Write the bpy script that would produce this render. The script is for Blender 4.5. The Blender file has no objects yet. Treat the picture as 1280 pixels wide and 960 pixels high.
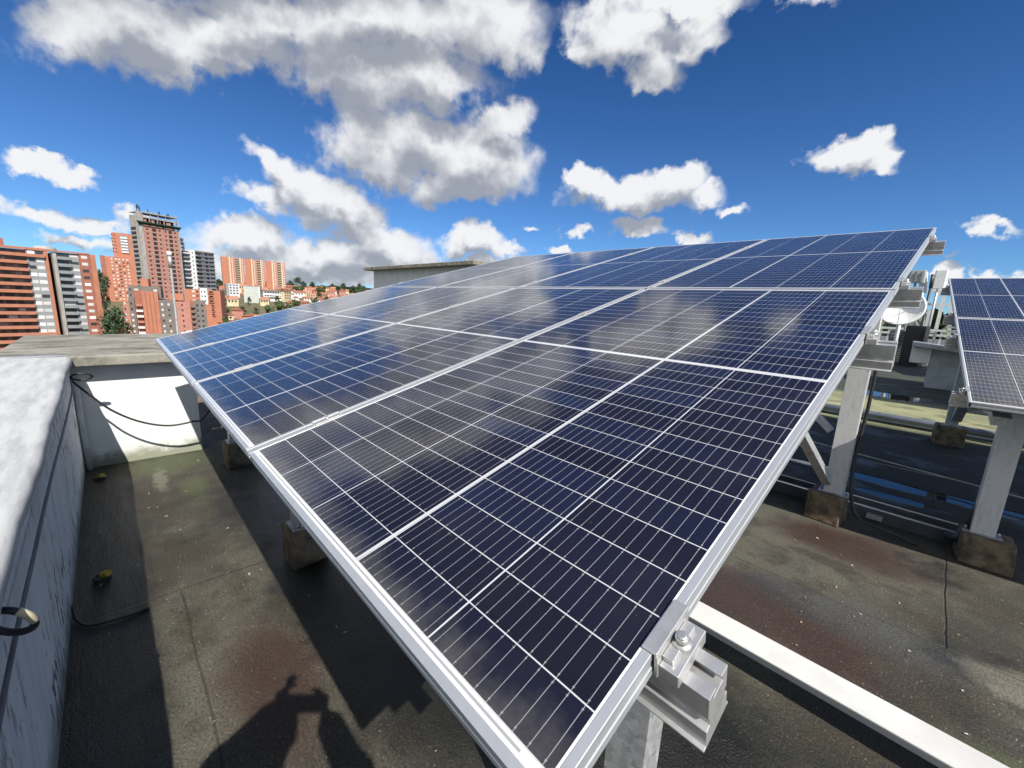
import bpy, bmesh, math, random
from mathutils import Vector, Matrix, Euler
rnd = random.Random(7)
sc = bpy.context.scene
R = math.radians

# ------------------------------------------------------------------ camera
F = 513.34                                   # focal length in photo pixels (1280 wide)
AX = (Vector((0.689, 0.723, 0.047)), Vector((0.170, -0.099, -0.980)), Vector((-0.704, 0.684, -0.191)))  # right, down, forward
fw = AX[2].normalized()
rt = (AX[0] - fw * AX[0].dot(fw)).normalized()
dn = fw.cross(rt)
CAM = Vector((0.169, -0.230, 0.436))
cd = bpy.data.cameras.new('camera')
cam = bpy.data.objects.new('camera', cd)
sc.collection.objects.link(cam)
cam.matrix_world = Matrix.Translation(CAM) @ Matrix((rt, -dn, -fw)).transposed().to_4x4()
cd.sensor_fit = 'HORIZONTAL'
cd.sensor_width = 36.0
cd.lens = 36.0 * F / 1280.0
cd.clip_start = 0.01
cd.clip_end = 30000
sc.camera = cam


def ray(px, py):
    return rt * ((px - 640) / F) + dn * ((py - 480) / F) + fw


def at_y(px, py, y):
    d = ray(px, py)
    return CAM + d * ((y - CAM.y) / d.y)


def at_z(px, py, z):
    d = ray(px, py)
    return CAM + d * ((z - CAM.z) / d.z)


def at_x(px, py, x):
    d = ray(px, py)
    return CAM + d * ((x - CAM.x) / d.x)


def at_depth(px, py, Z):
    return CAM + ray(px, py) * Z


# ------------------------------------------------------------------ light
SUN = Vector((0.679, -0.178, 0.713)).normalized()          # towards the sun
sd = bpy.data.lights.new('sun', 'SUN')
sd.energy = 5.0
sd.angle = R(0.5)
sd.color = (1.0, 0.95, 0.87)
so = bpy.data.objects.new('sun', sd)
sc.collection.objects.link(so)
so.rotation_euler = SUN.to_track_quat('Z', 'Y').to_euler()
so.location = (0, 0, 30)
sc.view_settings.view_transform = 'Standard'
sc.view_settings.look = 'None'
sc.view_settings.exposure = 0.34
sc.view_settings.gamma = 1.0
sc.cycles.use_denoising = True
sc.cycles.max_bounces = 4
sc.cycles.glossy_bounces = 2
sc.cycles.diffuse_bounces = 2
sc.cycles.use_adaptive_sampling = True
sc.cycles.adaptive_threshold = 0.02
sc.cycles.caustics_reflective = False
sc.cycles.caustics_refractive = False
sc.cycles.sample_clamp_indirect = 6


# ------------------------------------------------------------------ node helpers
class G:
    def __init__(s, tree):
        s.t = tree
        s.n = tree.nodes
        s.l = tree.links

    def new(s, kind, **kw):
        n = s.n.new(kind)
        for k, v in kw.items():
            setattr(n, k, v)
        return n

    def put(s, sock, v):
        if v is None:
            return
        if hasattr(v, 'is_output'):
            s.l.new(v, sock)
        else:
            if hasattr(sock.default_value, '__len__') and not hasattr(v, '__len__'):
                v = (v,) * len(sock.default_value)
            if hasattr(v, '__len__') and len(sock.default_value) == 4 and len(v) == 3:
                v = (*v, 1)
            sock.default_value = v

    def m(s, op, a, b=None, c=None, clamp=False):
        n = s.new('ShaderNodeMath', operation=op, use_clamp=clamp)
        for i, v in enumerate((a, b, c)):
            s.put(n.inputs[i], v)
        return n.outputs[0]

    def v(s, op, a, b=None):
        n = s.new('ShaderNodeVectorMath', operation=op)
        s.put(n.inputs[0], a)
        if b is not None:
            if op == 'SCALE':
                s.put(n.inputs['Scale'], b)
            else:
                s.put(n.inputs[1], b)
        return n.outputs['Value'] if op in ('LENGTH', 'DOT_PRODUCT', 'DISTANCE') else n.outputs[0]

    def xyz(s, v):
        n = s.new('ShaderNodeSeparateXYZ')
        s.put(n.inputs[0], v)
        return n.outputs

    def comb(s, x, y, z):
        n = s.new('ShaderNodeCombineXYZ')
        for i, q in enumerate((x, y, z)):
            s.put(n.inputs[i], q)
        return n.outputs[0]

    def mix(s, f, a, b, mode='MIX'):
        n = s.new('ShaderNodeMix', data_type='RGBA', blend_type=mode)
        s.put(n.inputs[0], f)
        s.put(n.inputs[6], a)
        s.put(n.inputs[7], b)
        return n.outputs[2]

    def noise(s, vec, scale, detail=3, rough=0.55, dist=0.0, out=0):
        n = s.new('ShaderNodeTexNoise')
        s.put(n.inputs['Vector'], vec)
        s.put(n.inputs['Scale'], scale)
        n.inputs['Detail'].default_value = detail
        n.inputs['Roughness'].default_value = rough
        n.inputs['Distortion'].default_value = dist
        return n.outputs[out]

    def sm(s, v, a, b):                       # smoothstep a..b
        n = s.new('ShaderNodeMapRange', interpolation_type='SMOOTHSTEP')
        s.put(n.inputs[0], v)
        n.inputs[1].default_value = a
        n.inputs[2].default_value = b
        return n.outputs[0]

    def coord(s, which='Object'):
        return s.new('ShaderNodeTexCoord').outputs[which]

    def scale(s, vec, x, y, z):
        return s.v('MULTIPLY', vec, (x, y, z))

    def bump(s, h, strength=0.3, dist=0.01):
        n = s.new('ShaderNodeBump')
        n.inputs['Strength'].default_value = strength
        n.inputs['Distance'].default_value = dist
        s.put(n.inputs['Height'], h)
        return n.outputs[0]


def material(name):
    m = bpy.data.materials.new(name)
    m.use_nodes = True
    g = G(m.node_tree)
    b = g.n['Principled BSDF']
    return m, g, b


def simple(name, col, col2=None, rough=0.6, metal=0.0, scale=4.0, amt=0.5, bump=0.0, bscale=None, stretch=(1, 1, 1), spec=0.5):
    m, g, b = material(name)
    co = g.scale(g.coord(), *stretch)
    f = g.noise(co, scale, 5, 0.6)
    col2 = col2 or tuple(c * 0.7 for c in col)
    g.put(b.inputs['Base Color'], g.mix(g.m('MULTIPLY', g.sm(f, 0.35, 0.7), amt * 2, clamp=True), col, col2))
    g.put(b.inputs['Roughness'], g.m('MULTIPLY_ADD', f, 0.25, rough - 0.12))
    b.inputs['Metallic'].default_value = metal
    b.inputs['Specular IOR Level'].default_value = spec
    if bump:
        g.put(b.inputs['Normal'], g.bump(g.noise(co, bscale or scale * 8, 4), bump, 0.004))
    return m


# ------------------------------------------------------------------ world: blue sky with cumulus
world = bpy.data.worlds.new('World')
sc.world = world
world.use_nodes = True
g = G(world.node_tree)
bg = g.n['Background']
bg.inputs['Strength'].default_value = 0.1
sky = g.new('ShaderNodeTexSky', sky_type='NISHITA')
sky.sun_disc = False
sky.sun_elevation = math.asin(SUN.z)
sky.sun_rotation = math.atan2(SUN.x, SUN.y)
sky.air_density = 1.0
sky.dust_density = 0.25
sky.ozone_density = 2.5
sky.altitude = 1500

# every cloud puff: where it stands in the sky (as seen in the photo, turned into a direction) and its half sizes
PUFFS = [  # px, py, rx, ry, tilt, weight
    (150, 35, 120, 50, 4, 1.0), (260, 62, 120, 42, -4, 1.0), (330, 20, 130, 46, 0, 1.0), (430, 85, 110, 50, 18, .9), (470, 20, 160, 62, 0, 1.1),
    (590, 25, 90, 62, 10, 1.0), (530, 95, 92, 50, 10, 1.0), (455, 160, 55, 46, 30, .75), (520, 175, 72, 52, 10, 1.0), (590, 205, 84, 50, 8, 1.15), (560, 235, 70, 26, 0, 1.0),
    (630, 155, 40, 24, -20, .8), (470, 205, 80, 40, 25, .95), (645, 60, 26, 34, 20, .7), (330, -60, 300, 60, 0, 1.0),
    (335, 200, 44, 16, 35, .8), (375, 228, 62, 24, 25, .95), (340, 244, 60, 20, 5, .85), (420, 262, 84, 32, 12, 1.05), (480, 300, 80, 32, 18, 1.1), (310, 292, 60, 22, -3, 1.0),
    (400, 322, 150, 28, 3, 1.05), (500, 325, 62, 22, 5, 1.0), (300, 325, 70, 18, 0, .9), (430, 345, 170, 16, 2, .9),
    (585, 303, 44, 18, 4, 1.0), (625, 310, 36, 9, 0, .7), (703, 312, 18, 6, 0, .8), (590, 330, 70, 12, 0, .8),
    (785, 40, 88, 50, 10, 1.05), (812, 88, 46, 34, 15, 1.0), (870, 45, 50, 36, -20, .95), (850, 0, 100, 26, 0, .95), (735, 55, 40, 22, 0, .9), (1020, 0, 42, 20, 0, .65),
    (1052, 196, 68, 22, -3, 1.0), (1072, 178, 36, 20, 0, 1.0), (1100, 198, 36, 12, 0, .8),
    (795, 245, 104, 22, 2, 1.05), (845, 224, 42, 22, 0, 1.05), (735, 228, 34, 18, 0, .95), (880, 242, 30, 20, 0, .9),
    (808, 283, 38, 12, 2, .95), (868, 290, 22, 9, 0, .8), (915, 265, 22, 9, 0, .7), (665, 288, 12, 5, 0, .6), (720, 288, 16, 6, 0, .45),
    (65, 215, 46, 15, 6, .95), (105, 226, 34, 14, 8, .95), (45, 266, 62, 13, 5, .85), (100, 275, 55, 8, 5, .7), (95, 300, 62, 10, 4, .75), (160, 305, 60, 18, 4, .75), (155, 270, 30, 8, 0, .6), (-40, 255, 60, 16, 0, .8),
    (1245, 283, 46, 11, 2, .9), (1175, 343, 24, 16, 0, .95), (1232, 345, 34, 9, 0, .75), (1185, 318, 22, 6, 0, .4), (1280, 345, 60, 10, 0, .6)]


def puff_group():
    t = bpy.data.node_groups.new('cloud_field', 'ShaderNodeTree')
    t.interface.new_socket('Vector', in_out='INPUT', socket_type='NodeSocketVector')
    t.interface.new_socket('Field', in_out='OUTPUT', socket_type='NodeSocketFloat')
    t.interface.new_socket('Body', in_out='OUTPUT', socket_type='NodeSocketFloat')
    q = G(t)
    gi = q.new('NodeGroupInput')
    go = q.new('NodeGroupOutput')
    d0 = gi.outputs[0]
    w1 = q.v('SCALE', q.v('SUBTRACT', q.noise(d0, 9, 3, .55, out=1), (.5, .5, .5)), 0.10)
    w2 = q.v('SCALE', q.v('SUBTRACT', q.noise(d0, 34, 5, .6, out=1), (.5, .5, .5)), 0.05)
    d = q.v('ADD', d0, q.v('ADD', w1, w2))
    best = None
    P = []
    for (px, py, rx, ry, a, w) in PUFFS:
        c = ray(px, py).normalized()
        ca, sa = math.cos(R(a)), math.sin(R(a))
        ex = ray(px + rx * ca, py + rx * sa).normalized() - c
        ey = ray(px + ry * sa, py - ry * ca).normalized() - c
        P.append((c, ex, ey, w))
    for (az, el, ra, rb, w) in [(100, 42, .6, .22, 1.1), (150, 30, .7, .24, 1.1), (-165, 40, .6, .24, 1.1), (-130, 22, .4, .11, 1.0), (65, 26, .4, .14, 1.0), (120, 14, .9, .11, 1.1), (-170, 14, .8, .11, 1.1), (38, 16, .28, .07, 1), (130, 66, .5, .2, 1.0), (20, 34, .3, .10, .9), (-120, 45, .3, .12, .8)]:  # unseen clouds added behind the camera as fill light
        c = Vector((math.sin(R(az)) * math.cos(R(el)), math.cos(R(az)) * math.cos(R(el)), math.sin(R(el))))
        ex = c.cross(Vector((0, 0, 1))).normalized()
        P.append((c, ex * ra, ex.cross(c).normalized() * rb, w))
    for (c, ex, ey, w) in P:
        xx = ex.normalized()
        zz = xx.cross(ey).normalized()
        yy = zz.cross(xx)
        mp = q.new('ShaderNodeMapping', vector_type='TEXTURE')
        if best is None:
            q.put(mp.inputs['Vector'], d)
        else:                                  # chained so that the puffs are evaluated one after the other
            ch = q.new('ShaderNodeVectorMath', operation='MULTIPLY_ADD')
            q.put(ch.inputs[0], best)
            ch.inputs[1].default_value = (1e-9, 1e-9, 1e-9)
            q.put(ch.inputs[2], d)
            q.put(mp.inputs['Vector'], ch.outputs[0])
        mp.inputs['Location'].default_value = c
        mp.inputs['Rotation'].default_value = Matrix((xx, yy, zz)).transposed().to_euler('XYZ')
        mp.inputs['Scale'].default_value = (ex.length * 1.05, ey.length * 1.05, 0.45)
        val = q.m('MULTIPLY_ADD', q.v('LENGTH', mp.outputs[0]), -w, w)
        if best is None:
            best = val
        else:
            best = q.m('SMOOTH_MAX', best, val, 0.18)
    n1 = q.noise(d0, 17, 8, .57)
    n0 = q.noise(d0, 5.5, 4, .5)
    fld = q.m('ADD', best, q.m('ADD', q.m('MULTIPLY', q.m('SUBTRACT', n1, .5), .85), q.m('MULTIPLY', q.m('SUBTRACT', n0, .5), .6)))
    q.put(go.inputs[0], fld)
    q.put(go.inputs[1], q.m('ADD', best, q.m('MULTIPLY', q.m('SUBTRACT', q.noise(d0, 14, 5, .5), .5), .75)))
    return t


grp = puff_group()
dirv = g.coord('Generated')


def field(vec):
    n = g.new('ShaderNodeGroup')
    n.node_tree = grp
    g.put(n.inputs[0], vec)
    return n.outputs


f0, b0 = field(dirv)
f1, b1 = field(g.v('ADD', dirv, (0.020, -0.012, 0.045)))
alpha = g.sm(f0, -0.07, 0.42)
lowf = g.m('SUBTRACT', g.noise(dirv, 6, 3, .5), .5)
shade = g.m('ADD', g.m('MULTIPLY', g.sm(g.m('ADD', g.m('MULTIPLY', b1, .85), g.m('MULTIPLY', b0, .2)), 0.0, 1.05), .62), g.m('MULTIPLY', lowf, .6))
shade = g.m('ADD', shade, g.m('MULTIPLY_ADD', g.m('SUBTRACT', b1, b0), .95, .12))      # the side turned from the sun is greyer
# smaller billows: lit on the side facing the sun
n_a = g.noise(dirv, 13, 4, .5)
n_b = g.noise(g.v('ADD', dirv, (0.010, -0.008, 0.026)), 13, 4, .5)
relief = g.m('MULTIPLY', g.m('SUBTRACT', n_a, n_b), 1.25)
shade = g.sm(g.m('SUBTRACT', shade, relief), -.50, .98)
# clouds added on the sun's side are whitened to fill the shade
sun_side_fill = g.sm(g.v('DOT_PRODUCT', dirv, tuple(SUN)), -.15, .35)
shade = g.m('MULTIPLY', shade, g.m('SUBTRACT', 1, g.m('MULTIPLY', sun_side_fill, .9)))
ccol = g.mix(shade, g.mix(sun_side_fill, (7.3, 7.35, 7.45), (7.5, 7.5, 7.4)), (2.75, 2.95, 3.4))
zz_ = g.xyz(dirv)[2]
tint = g.mix(g.sm(zz_, .05, .75), (.40, .66, .95), (.135, .41, .74))
skyc = g.mix(1, sky.outputs[0], tint, 'MULTIPLY')
g.put(bg.inputs['Color'], g.mix(g.m('MULTIPLY', alpha, .96), skyc, ccol))

# ------------------------------------------------------------------ mesh helpers
COL = sc.collection


class MB:
    def __init__(s):
        s.bm = bmesh.new()
        s.mi = 0

    def _fin(s, faces):
        for f in faces:
            f.material_index = s.mi

    def box(s, lo, hi, mat=None):
        x0, y0, z0 = lo
        x1, y1, z1 = hi
        co = [(x0, y0, z0), (x1, y0, z0), (x1, y1, z0), (x0, y1, z0), (x0, y0, z1), (x1, y0, z1), (x1, y1, z1), (x0, y1, z1)]
        vs = [s.bm.verts.new(mat @ Vector(c) if mat else c) for c in co]
        s._fin([s.bm.faces.new([vs[i] for i in q]) for q in ((0, 3, 2, 1), (4, 5, 6, 7), (0, 1, 5, 4), (1, 2, 6, 5), (2, 3, 7, 6), (3, 0, 4, 7))])
        return s

    def hexa(s, co):                      # 4 bottom + 4 top corners
        vs = [s.bm.verts.new(c) for c in co]
        s._fin([s.bm.faces.new([vs[i] for i in q]) for q in ((0, 3, 2, 1), (4, 5, 6, 7), (0, 1, 5, 4), (1, 2, 6, 5), (2, 3, 7, 6), (3, 0, 4, 7))])
        return s

    def bar(s, a, b, w, h, up=(0, 0, 1)):
        a, b = Vector(a), Vector(b)
        d = (b - a).normalized()
        sx = d.cross(Vector(up)).normalized() * w / 2
        sy = sx.cross(d).normalized() * h / 2
        co = [a - sx - sy, a + sx - sy, b + sx - sy, b - sx - sy, a - sx + sy, a + sx + sy, b + sx + sy, b - sx + sy]
        return s.hexa(co)

    def prism(s, prof, a, b, ex, ey):     # profile (u,v) swept from a to b
        a, b, ex, ey = Vector(a), Vector(b), Vector(ex), Vector(ey)
        n = len(prof)
        va = [s.bm.verts.new(a + ex * u + ey * v) for u, v in prof]
        vb = [s.bm.verts.new(b + ex * u + ey * v) for u, v in prof]
        fs = [s.bm.faces.new((va[i], va[(i + 1) % n], vb[(i + 1) % n], vb[i])) for i in range(n)]
        fs += [s.bm.faces.new(va[::-1]), s.bm.faces.new(vb)]
        s._fin(fs)
        return s

    def tube(s, pts, r, seg=8, caps=True, radii=None):
        pts = [Vector(p) for p in pts]
        rings = []
        prev = None
        for i, p in enumerate(pts):
            t = (pts[min(i + 1, len(pts) - 1)] - pts[max(i - 1, 0)]).normalized()
            if prev is None:
                n = t.orthogonal().normalized()
            else:
                n = (prev - t * prev.dot(t)).normalized()
            prev = n
            b = t.cross(n)
            rr = radii[i] if radii else r
            rings.append([s.bm.verts.new(p + (n * math.cos(2 * math.pi * k / seg) + b * math.sin(2 * math.pi * k / seg)) * rr) for k in range(seg)])
        fs = []
        for A, B in zip(rings, rings[1:]):
            for k in range(seg):
                fs.append(s.bm.faces.new((A[k], A[(k + 1) % seg], B[(k + 1) % seg], B[k])))
        if caps:
            fs += [s.bm.faces.new(rings[0][::-1]), s.bm.faces.new(rings[-1])]
        s._fin(fs)
        for f in fs:
            f.smooth = True
        return s

    def quad(s, *co):
        s._fin([s.bm.faces.new([s.bm.verts.new(c) for c in co])])
        return s

    def obj(s, name, mats, parent=None, bevel=0.0, seg=2, loc=None):
        me = bpy.data.meshes.new(name)
        bmesh.ops.recalc_face_normals(s.bm, faces=s.bm.faces)
        s.bm.to_mesh(me)
        s.bm.free()
        o = bpy.data.objects.new(name, me)
        COL.objects.link(o)
        for m in (mats if isinstance(mats, (list, tuple)) else [mats]):
            me.materials.append(m)
        if parent:
            o.parent = parent
        if loc:
            o.location = loc
        if bevel:
            md = o.modifiers.new('bevel', 'BEVEL')
            md.width = bevel
            md.segments = seg
            md.limit_method = 'ANGLE'
            md.angle_limit = R(40)
        return o


def tag(o, label=None, cat=None, group=None, kind=None):
    if label:
        o['label'] = label
    if cat:
        o['category'] = cat
    if group:
        o['group'] = group
    if kind:
        o['kind'] = kind
    return o


def empty(name, loc=(0, 0, 0), rot=(0, 0, 0)):
    o = bpy.data.objects.new(name, None)
    COL.objects.link(o)
    o.location = loc
    o.rotation_euler = rot
    o.empty_display_size = 0.1
    return o


def copy_tree(o, parent=None):
    c = o.copy()
    COL.objects.link(c)
    if parent:
        c.parent = parent
    for ch in o.children:
        copy_tree(ch, c)
    return c


# ------------------------------------------------------------------ materials
FZ = -1.2


def alu_mat(name, base, rough, scratch=0.15, metal=1.0):
    m, g, b = material(name)
    co = g.coord()
    n = g.noise(g.scale(co, 1, 1, 1), 30, 5, .6)
    n2 = g.noise(g.scale(co, 300, 8, 8), 1, 3)
    g.put(b.inputs['Base Color'], g.mix(g.sm(n, .35, .75), base, tuple(c * (1 - scratch) for c in base)))
    g.put(b.inputs['Roughness'], g.m('MULTIPLY_ADD', n, .25, rough - .12))
    b.inputs['Metallic'].default_value = metal
    g.put(b.inputs['Normal'], g.bump(n2, .05, .001))
    return m


ALU = alu_mat('anodised_aluminium', (.60, .62, .65), .46, .12, .6)
ALU_RAW = alu_mat('mill_aluminium', (.66, .66, .655), .42, .28, .7)
GALV, g, b = material('galvanised_steel')
co = g.coord()
vor = g.new('ShaderNodeTexVoronoi')
g.put(vor.inputs['Vector'], g.v('ADD', co, g.v('SCALE', g.noise(co, 40, 2, out=1), .02)))
vor.inputs['Scale'].default_value = 70
sep = g.new('ShaderNodeSeparateColor')
g.put(sep.inputs[0], vor.outputs['Color'])
n = g.noise(g.scale(co, 3, 3, 1), 3, 6, .65)
base = g.mix(sep.outputs[0], (.42, .43, .44), (.62, .63, .64))
g.put(b.inputs['Base Color'], g.mix(g.sm(n, .56, .72), base, (.26, .25, .23)))
b.inputs['Metallic'].default_value = .55
g.put(b.inputs['Roughness'], g.m('MULTIPLY_ADD', sep.outputs[1], .2, .38))

WHITE_STEEL, g, b = material('white_painted_steel')
co = g.coord()
n = g.noise(g.scale(co, 6, 6, 20), 2.2, 6, .7)
n2 = g.noise(g.scale(co, 14, 14, 3), 3, 5, .7)
c1 = g.mix(g.sm(n2, .45, .8), (.68, .68, .68), (.50, .50, .50))
g.put(b.inputs['Base Color'], g.mix(g.sm(n, .62, .72), c1, (.22, .21, .2)))
b.inputs['Roughness'].default_value = .45

# roof membrane
ROOF, g, b = material('mineral_roof_membrane')
co = g.coord()
x, y, z = g.xyz(co)


def blob(cx, cy, rx, ry, soft=.6, namp=.9, nscale=2.5):
    dx = g.m('DIVIDE', g.m('SUBTRACT', x, cx), rx)
    dy = g.m('DIVIDE', g.m('SUBTRACT', y, cy), ry)
    dd = g.m('SQRT', g.m('ADD', g.m('MULTIPLY', dx, dx), g.m('MULTIPLY', dy, dy)))
    dd = g.m('ADD', dd, g.m('MULTIPLY', g.m('SUBTRACT', g.noise(co, nscale, 6, .65), .5), namp * 2))
    return g.m('SUBTRACT', 1, g.sm(dd, 1 - soft, 1 + .15))


big = g.noise(co, 1.1, 6, .62)
med = g.noise(co, 5.0, 6, .65)
fine = g.noise(co, 95, 4, .75)
grain = g.noise(co, 230, 2, .6)
c = g.mix(g.sm(big, .36, .64), (.040, .036, .027), (.104, .098, .074))
c = g.mix(g.m('MULTIPLY', g.sm(med, .48, .66), .7), c, (.040, .029, .017))
c = g.mix(g.m('MULTIPLY', g.sm(g.noise(co, 2.6, 6, .6), .55, .75), .7), c, (.082, .088, .056))       # lichen
rust = g.m('MAXIMUM', blob(-.35, 2.25, .75, .42), g.m('MAXIMUM', blob(-1.55, .12, .42, .2), blob(-.1, 3.5, .55, .3)))
c = g.mix(g.m('MULTIPLY', rust, .75), c, (.078, .036, .022))
blu = blob(.0, 2.55, .6, .22)
c = g.mix(g.m('MULTIPLY', blu, .6), c, (.060, .064, .070))
moss = g.m('MAXIMUM', blob(-4.75, .05, .45, .4), g.m('MAXIMUM', blob(-3.9, .12, .35, .12), blob(.75, 2.0, .45, .16)))
c = g.mix(g.m('MULTIPLY', moss, .7), c, (.085, .105, .045))
pale = g.m('MAXIMUM', blob(.72, 2.62, .22, .14, .3, .8, 6), g.m('MAXIMUM', blob(.85, 2.32, .18, .14, .3, .8, 6), blob(-4.35, -.08, .34, .06, .6, 1.3, 7)))
c = g.mix(g.m('MULTIPLY', pale, .5), c, (.26, .245, .19))
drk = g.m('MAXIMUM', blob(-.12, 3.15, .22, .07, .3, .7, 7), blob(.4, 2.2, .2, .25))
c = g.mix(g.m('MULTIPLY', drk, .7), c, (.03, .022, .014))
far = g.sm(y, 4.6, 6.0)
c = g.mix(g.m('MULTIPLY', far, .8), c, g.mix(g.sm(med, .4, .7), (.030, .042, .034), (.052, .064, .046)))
strip = g.m('MULTIPLY', g.sm(y, 8.2, 8.8), g.m('SUBTRACT', 1, g.sm(y, 11.4, 12.4)))  # sunlight painted in: paler floor between the array shadows
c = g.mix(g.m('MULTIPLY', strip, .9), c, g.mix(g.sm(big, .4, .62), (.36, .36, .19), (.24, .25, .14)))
# seams of the sheets
wob = g.m('MULTIPLY', g.m('SUBTRACT', g.noise(co, 3, 3, .5), .5), .04)


def seam(axis, pos, lo, hi, other):
    d = g.m('ABSOLUTE', g.m('SUBTRACT', g.m('ADD', axis, wob), pos))
    k = g.m('SUBTRACT', 1, g.sm(d, .001, .007))
    laps.append(g.m('MULTIPLY', g.sm(g.m('SUBTRACT', g.m('ADD', axis, wob), pos), -.006, .006), g.m('MULTIPLY', g.m('GREATER_THAN', other, lo), g.m('LESS_THAN', other, hi))))
    return g.m('MULTIPLY', k, g.m('MULTIPLY', g.m('GREATER_THAN', other, lo), g.m('LESS_THAN', other, hi)))


seams = None
laps = []
for args in ((x, -2.5, -.5, 4.2, y), (y, -.11, -2.49, .6, x), (y, 2.70, -2.4, 4, x), (x, .45, 2.70, 4.2, y), (y, .95, -4.9, -.6, x), (x, -1.2, .95, 2.7, y), (y, 7.1, -5, 5, x), (y, 12.9, -5, 5, x), (y, 15.4, -5, 5, x), (y, 18, -5, 5, x)):
    q = seam(*args)
    seams = q if seams is None else g.m('MAXIMUM', seams, q)
c = g.mix(g.m('MULTIPLY', seams, .6), c, (.022, .020, .016))
c = g.mix(g.m('MULTIPLY', g.sm(fine, .52, .72), .8), c, g.mix(.42, c, (.30, .29, .23)))
c = g.mix(g.m('MULTIPLY', g.m('SUBTRACT', .50, fine, clamp=True), 5.0, clamp=True), c, (.016, .015, .012))
vs = g.new('ShaderNodeTexVoronoi')
g.put(vs.inputs['Vector'], co)
vs.inputs['Scale'].default_value = 75
vs.inputs['Randomness'].default_value = 1
sepv = g.new('ShaderNodeSeparateColor')
g.put(sepv.inputs[0], vs.outputs['Color'])
speck = g.m('MULTIPLY', g.m('LESS_THAN', vs.outputs['Distance'], .22), g.m('GREATER_THAN', sepv.outputs[0], .965))
c = g.mix(g.m('MULTIPLY', speck, .6), c, (.46, .44, .37))
# wet film, standing water, and shade painted along the parapet and arrays
pud = g.m('MAXIMUM', g.m('MAXIMUM', blob(.30, 5.38, 1.25, .13, .10, .5, 2.2), blob(-.45, 12.3, .7, .5, .12, 1.1, 2.6)), g.m('MAXIMUM', blob(1.3, 12.0, .7, .4, .12, .9, 2.4), blob(.1, 4.95, .35, .07, .12, .7, 3)))
wet = g.m('MAXIMUM', g.m('MULTIPLY', g.sm(g.noise(co, 1.7, 5, .6), .50, .66), .8), g.m('MAXIMUM', g.m('MULTIPLY', rust, .7), blob(-2.1, 1.05, 2.6, .78, .2, .5)))  # the blob under the array also paints its shade darker
array_shade = g.m('MAXIMUM', blob(-2.1, 1.15, 2.7, .80, .2, .4), blob(0, 6.4, 6, 2.2, .3, .4))  # shade under both arrays, darkened into the floor colour
wet = g.m('MAXIMUM', wet, blob(-2.6, -.47, 2.8, .27, .3, .45))  # wet strip that also paints in the parapet's shade
c = g.mix(g.m('MULTIPLY', wet, .75), c, g.mix(1, c, (.30, .30, .31), 'MULTIPLY'))  # darkens the wet floor and the shade painted in with it
c = g.mix(g.m('MULTIPLY', array_shade, .78), c, g.mix(1, c, (.26, .30, .26), 'MULTIPLY'))
c = g.mix(pud, c, (.010, .011, .011))
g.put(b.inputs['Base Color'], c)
rg = g.m('SUBTRACT', .82, g.m('MULTIPLY', wet, .47))
rg = g.m('MULTIPLY', rg, g.m('SUBTRACT', 1, g.m('MULTIPLY', pud, .98)))
g.put(b.inputs['Roughness'], rg)
hgt = g.m('ADD', g.m('MULTIPLY', fine, 1.1), g.m('ADD', g.m('MULTIPLY', grain, .4), g.m('ADD', g.m('MULTIPLY', med, .8), g.m('MULTIPLY', seams, -1.0))))
lap = laps[0]
for q in laps[1:]:
    lap = g.m('ADD', lap, q)
hgt = g.m('ADD', hgt, g.m('ADD', g.m('MULTIPLY', lap, 1.1), g.m('MULTIPLY', g.noise(g.scale(co, 1, 4, 1), 2.2, 5, .6), 3.0)))
hgt = g.m('MULTIPLY', hgt, g.m('SUBTRACT', 1, pud))
g.put(b.inputs['Normal'], g.bump(hgt, .75, .006))

# walls
WALL, g, b = material('white_wall_paint')
co = g.coord()
x, y, z = g.xyz(co)
n = g.noise(co, 3, 6, .6)
c = g.mix(g.sm(n, .4, .7), (.80, .80, .78), (.72, .72, .71))
low = g.m('SUBTRACT', 1, g.sm(g.m('ADD', g.m('SUBTRACT', z, 1.2), g.m('MULTIPLY', g.m('SUBTRACT', g.noise(co, 7, 5, .7), .5), .26)), -1.16, -1.03))
c = g.mix(g.m('MULTIPLY', low, .85), c, (.20, .22, .13))
g.put(b.inputs['Base Color'], c)
b.inputs['Roughness'].default_value = .85
g.put(b.inputs['Normal'], g.bump(g.noise(co, 60, 5), .25, .004))

PEEL, g, b = material('peeling_white_wall_paint')
co = g.coord()
x, y, z = g.xyz(co)
st = g.noise(g.scale(co, 9, 9, 1.3), 1.3, 6, .65)
c = g.mix(g.sm(st, .40, .68), (.88, .89, .90), (.70, .71, .73))
c = g.mix(g.m('MULTIPLY', g.sm(g.noise(co, 2.2, 6, .6), .5, .72), .5), c, (.72, .70, .67))
chip = g.noise(g.scale(co, 16, 16, 5.5), 1.6, 3, .5)
zone = g.sm(g.noise(co, 1.7, 3), .40, .60)
cm = g.m('MULTIPLY', g.sm(chip, .588, .610), zone)
c = g.mix(cm, c, (.055, .040, .038))
hl = g.m('MULTIPLY', g.m('SUBTRACT', 1, g.sm(g.m('ABSOLUTE', g.m('SUBTRACT', g.noise(g.scale(co, 7, 7, 1.2), 1, 3), .5)), .001, .006)), .5)
c = g.mix(g.m('MULTIPLY', hl, zone), c, (.22, .22, .23))
low = g.m('SUBTRACT', 1, g.sm(g.m('ADD', g.m('SUBTRACT', z, 1.2), g.m('MULTIPLY', g.m('SUBTRACT', g.noise(co, 6, 5, .7), .5), .3)), -1.2, -1.02))
c = g.mix(g.m('MULTIPLY', low, .8), c, (.13, .14, .10))
g.put(b.inputs['Base Color'], c)
b.inputs['Roughness'].default_value = .7
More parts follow.
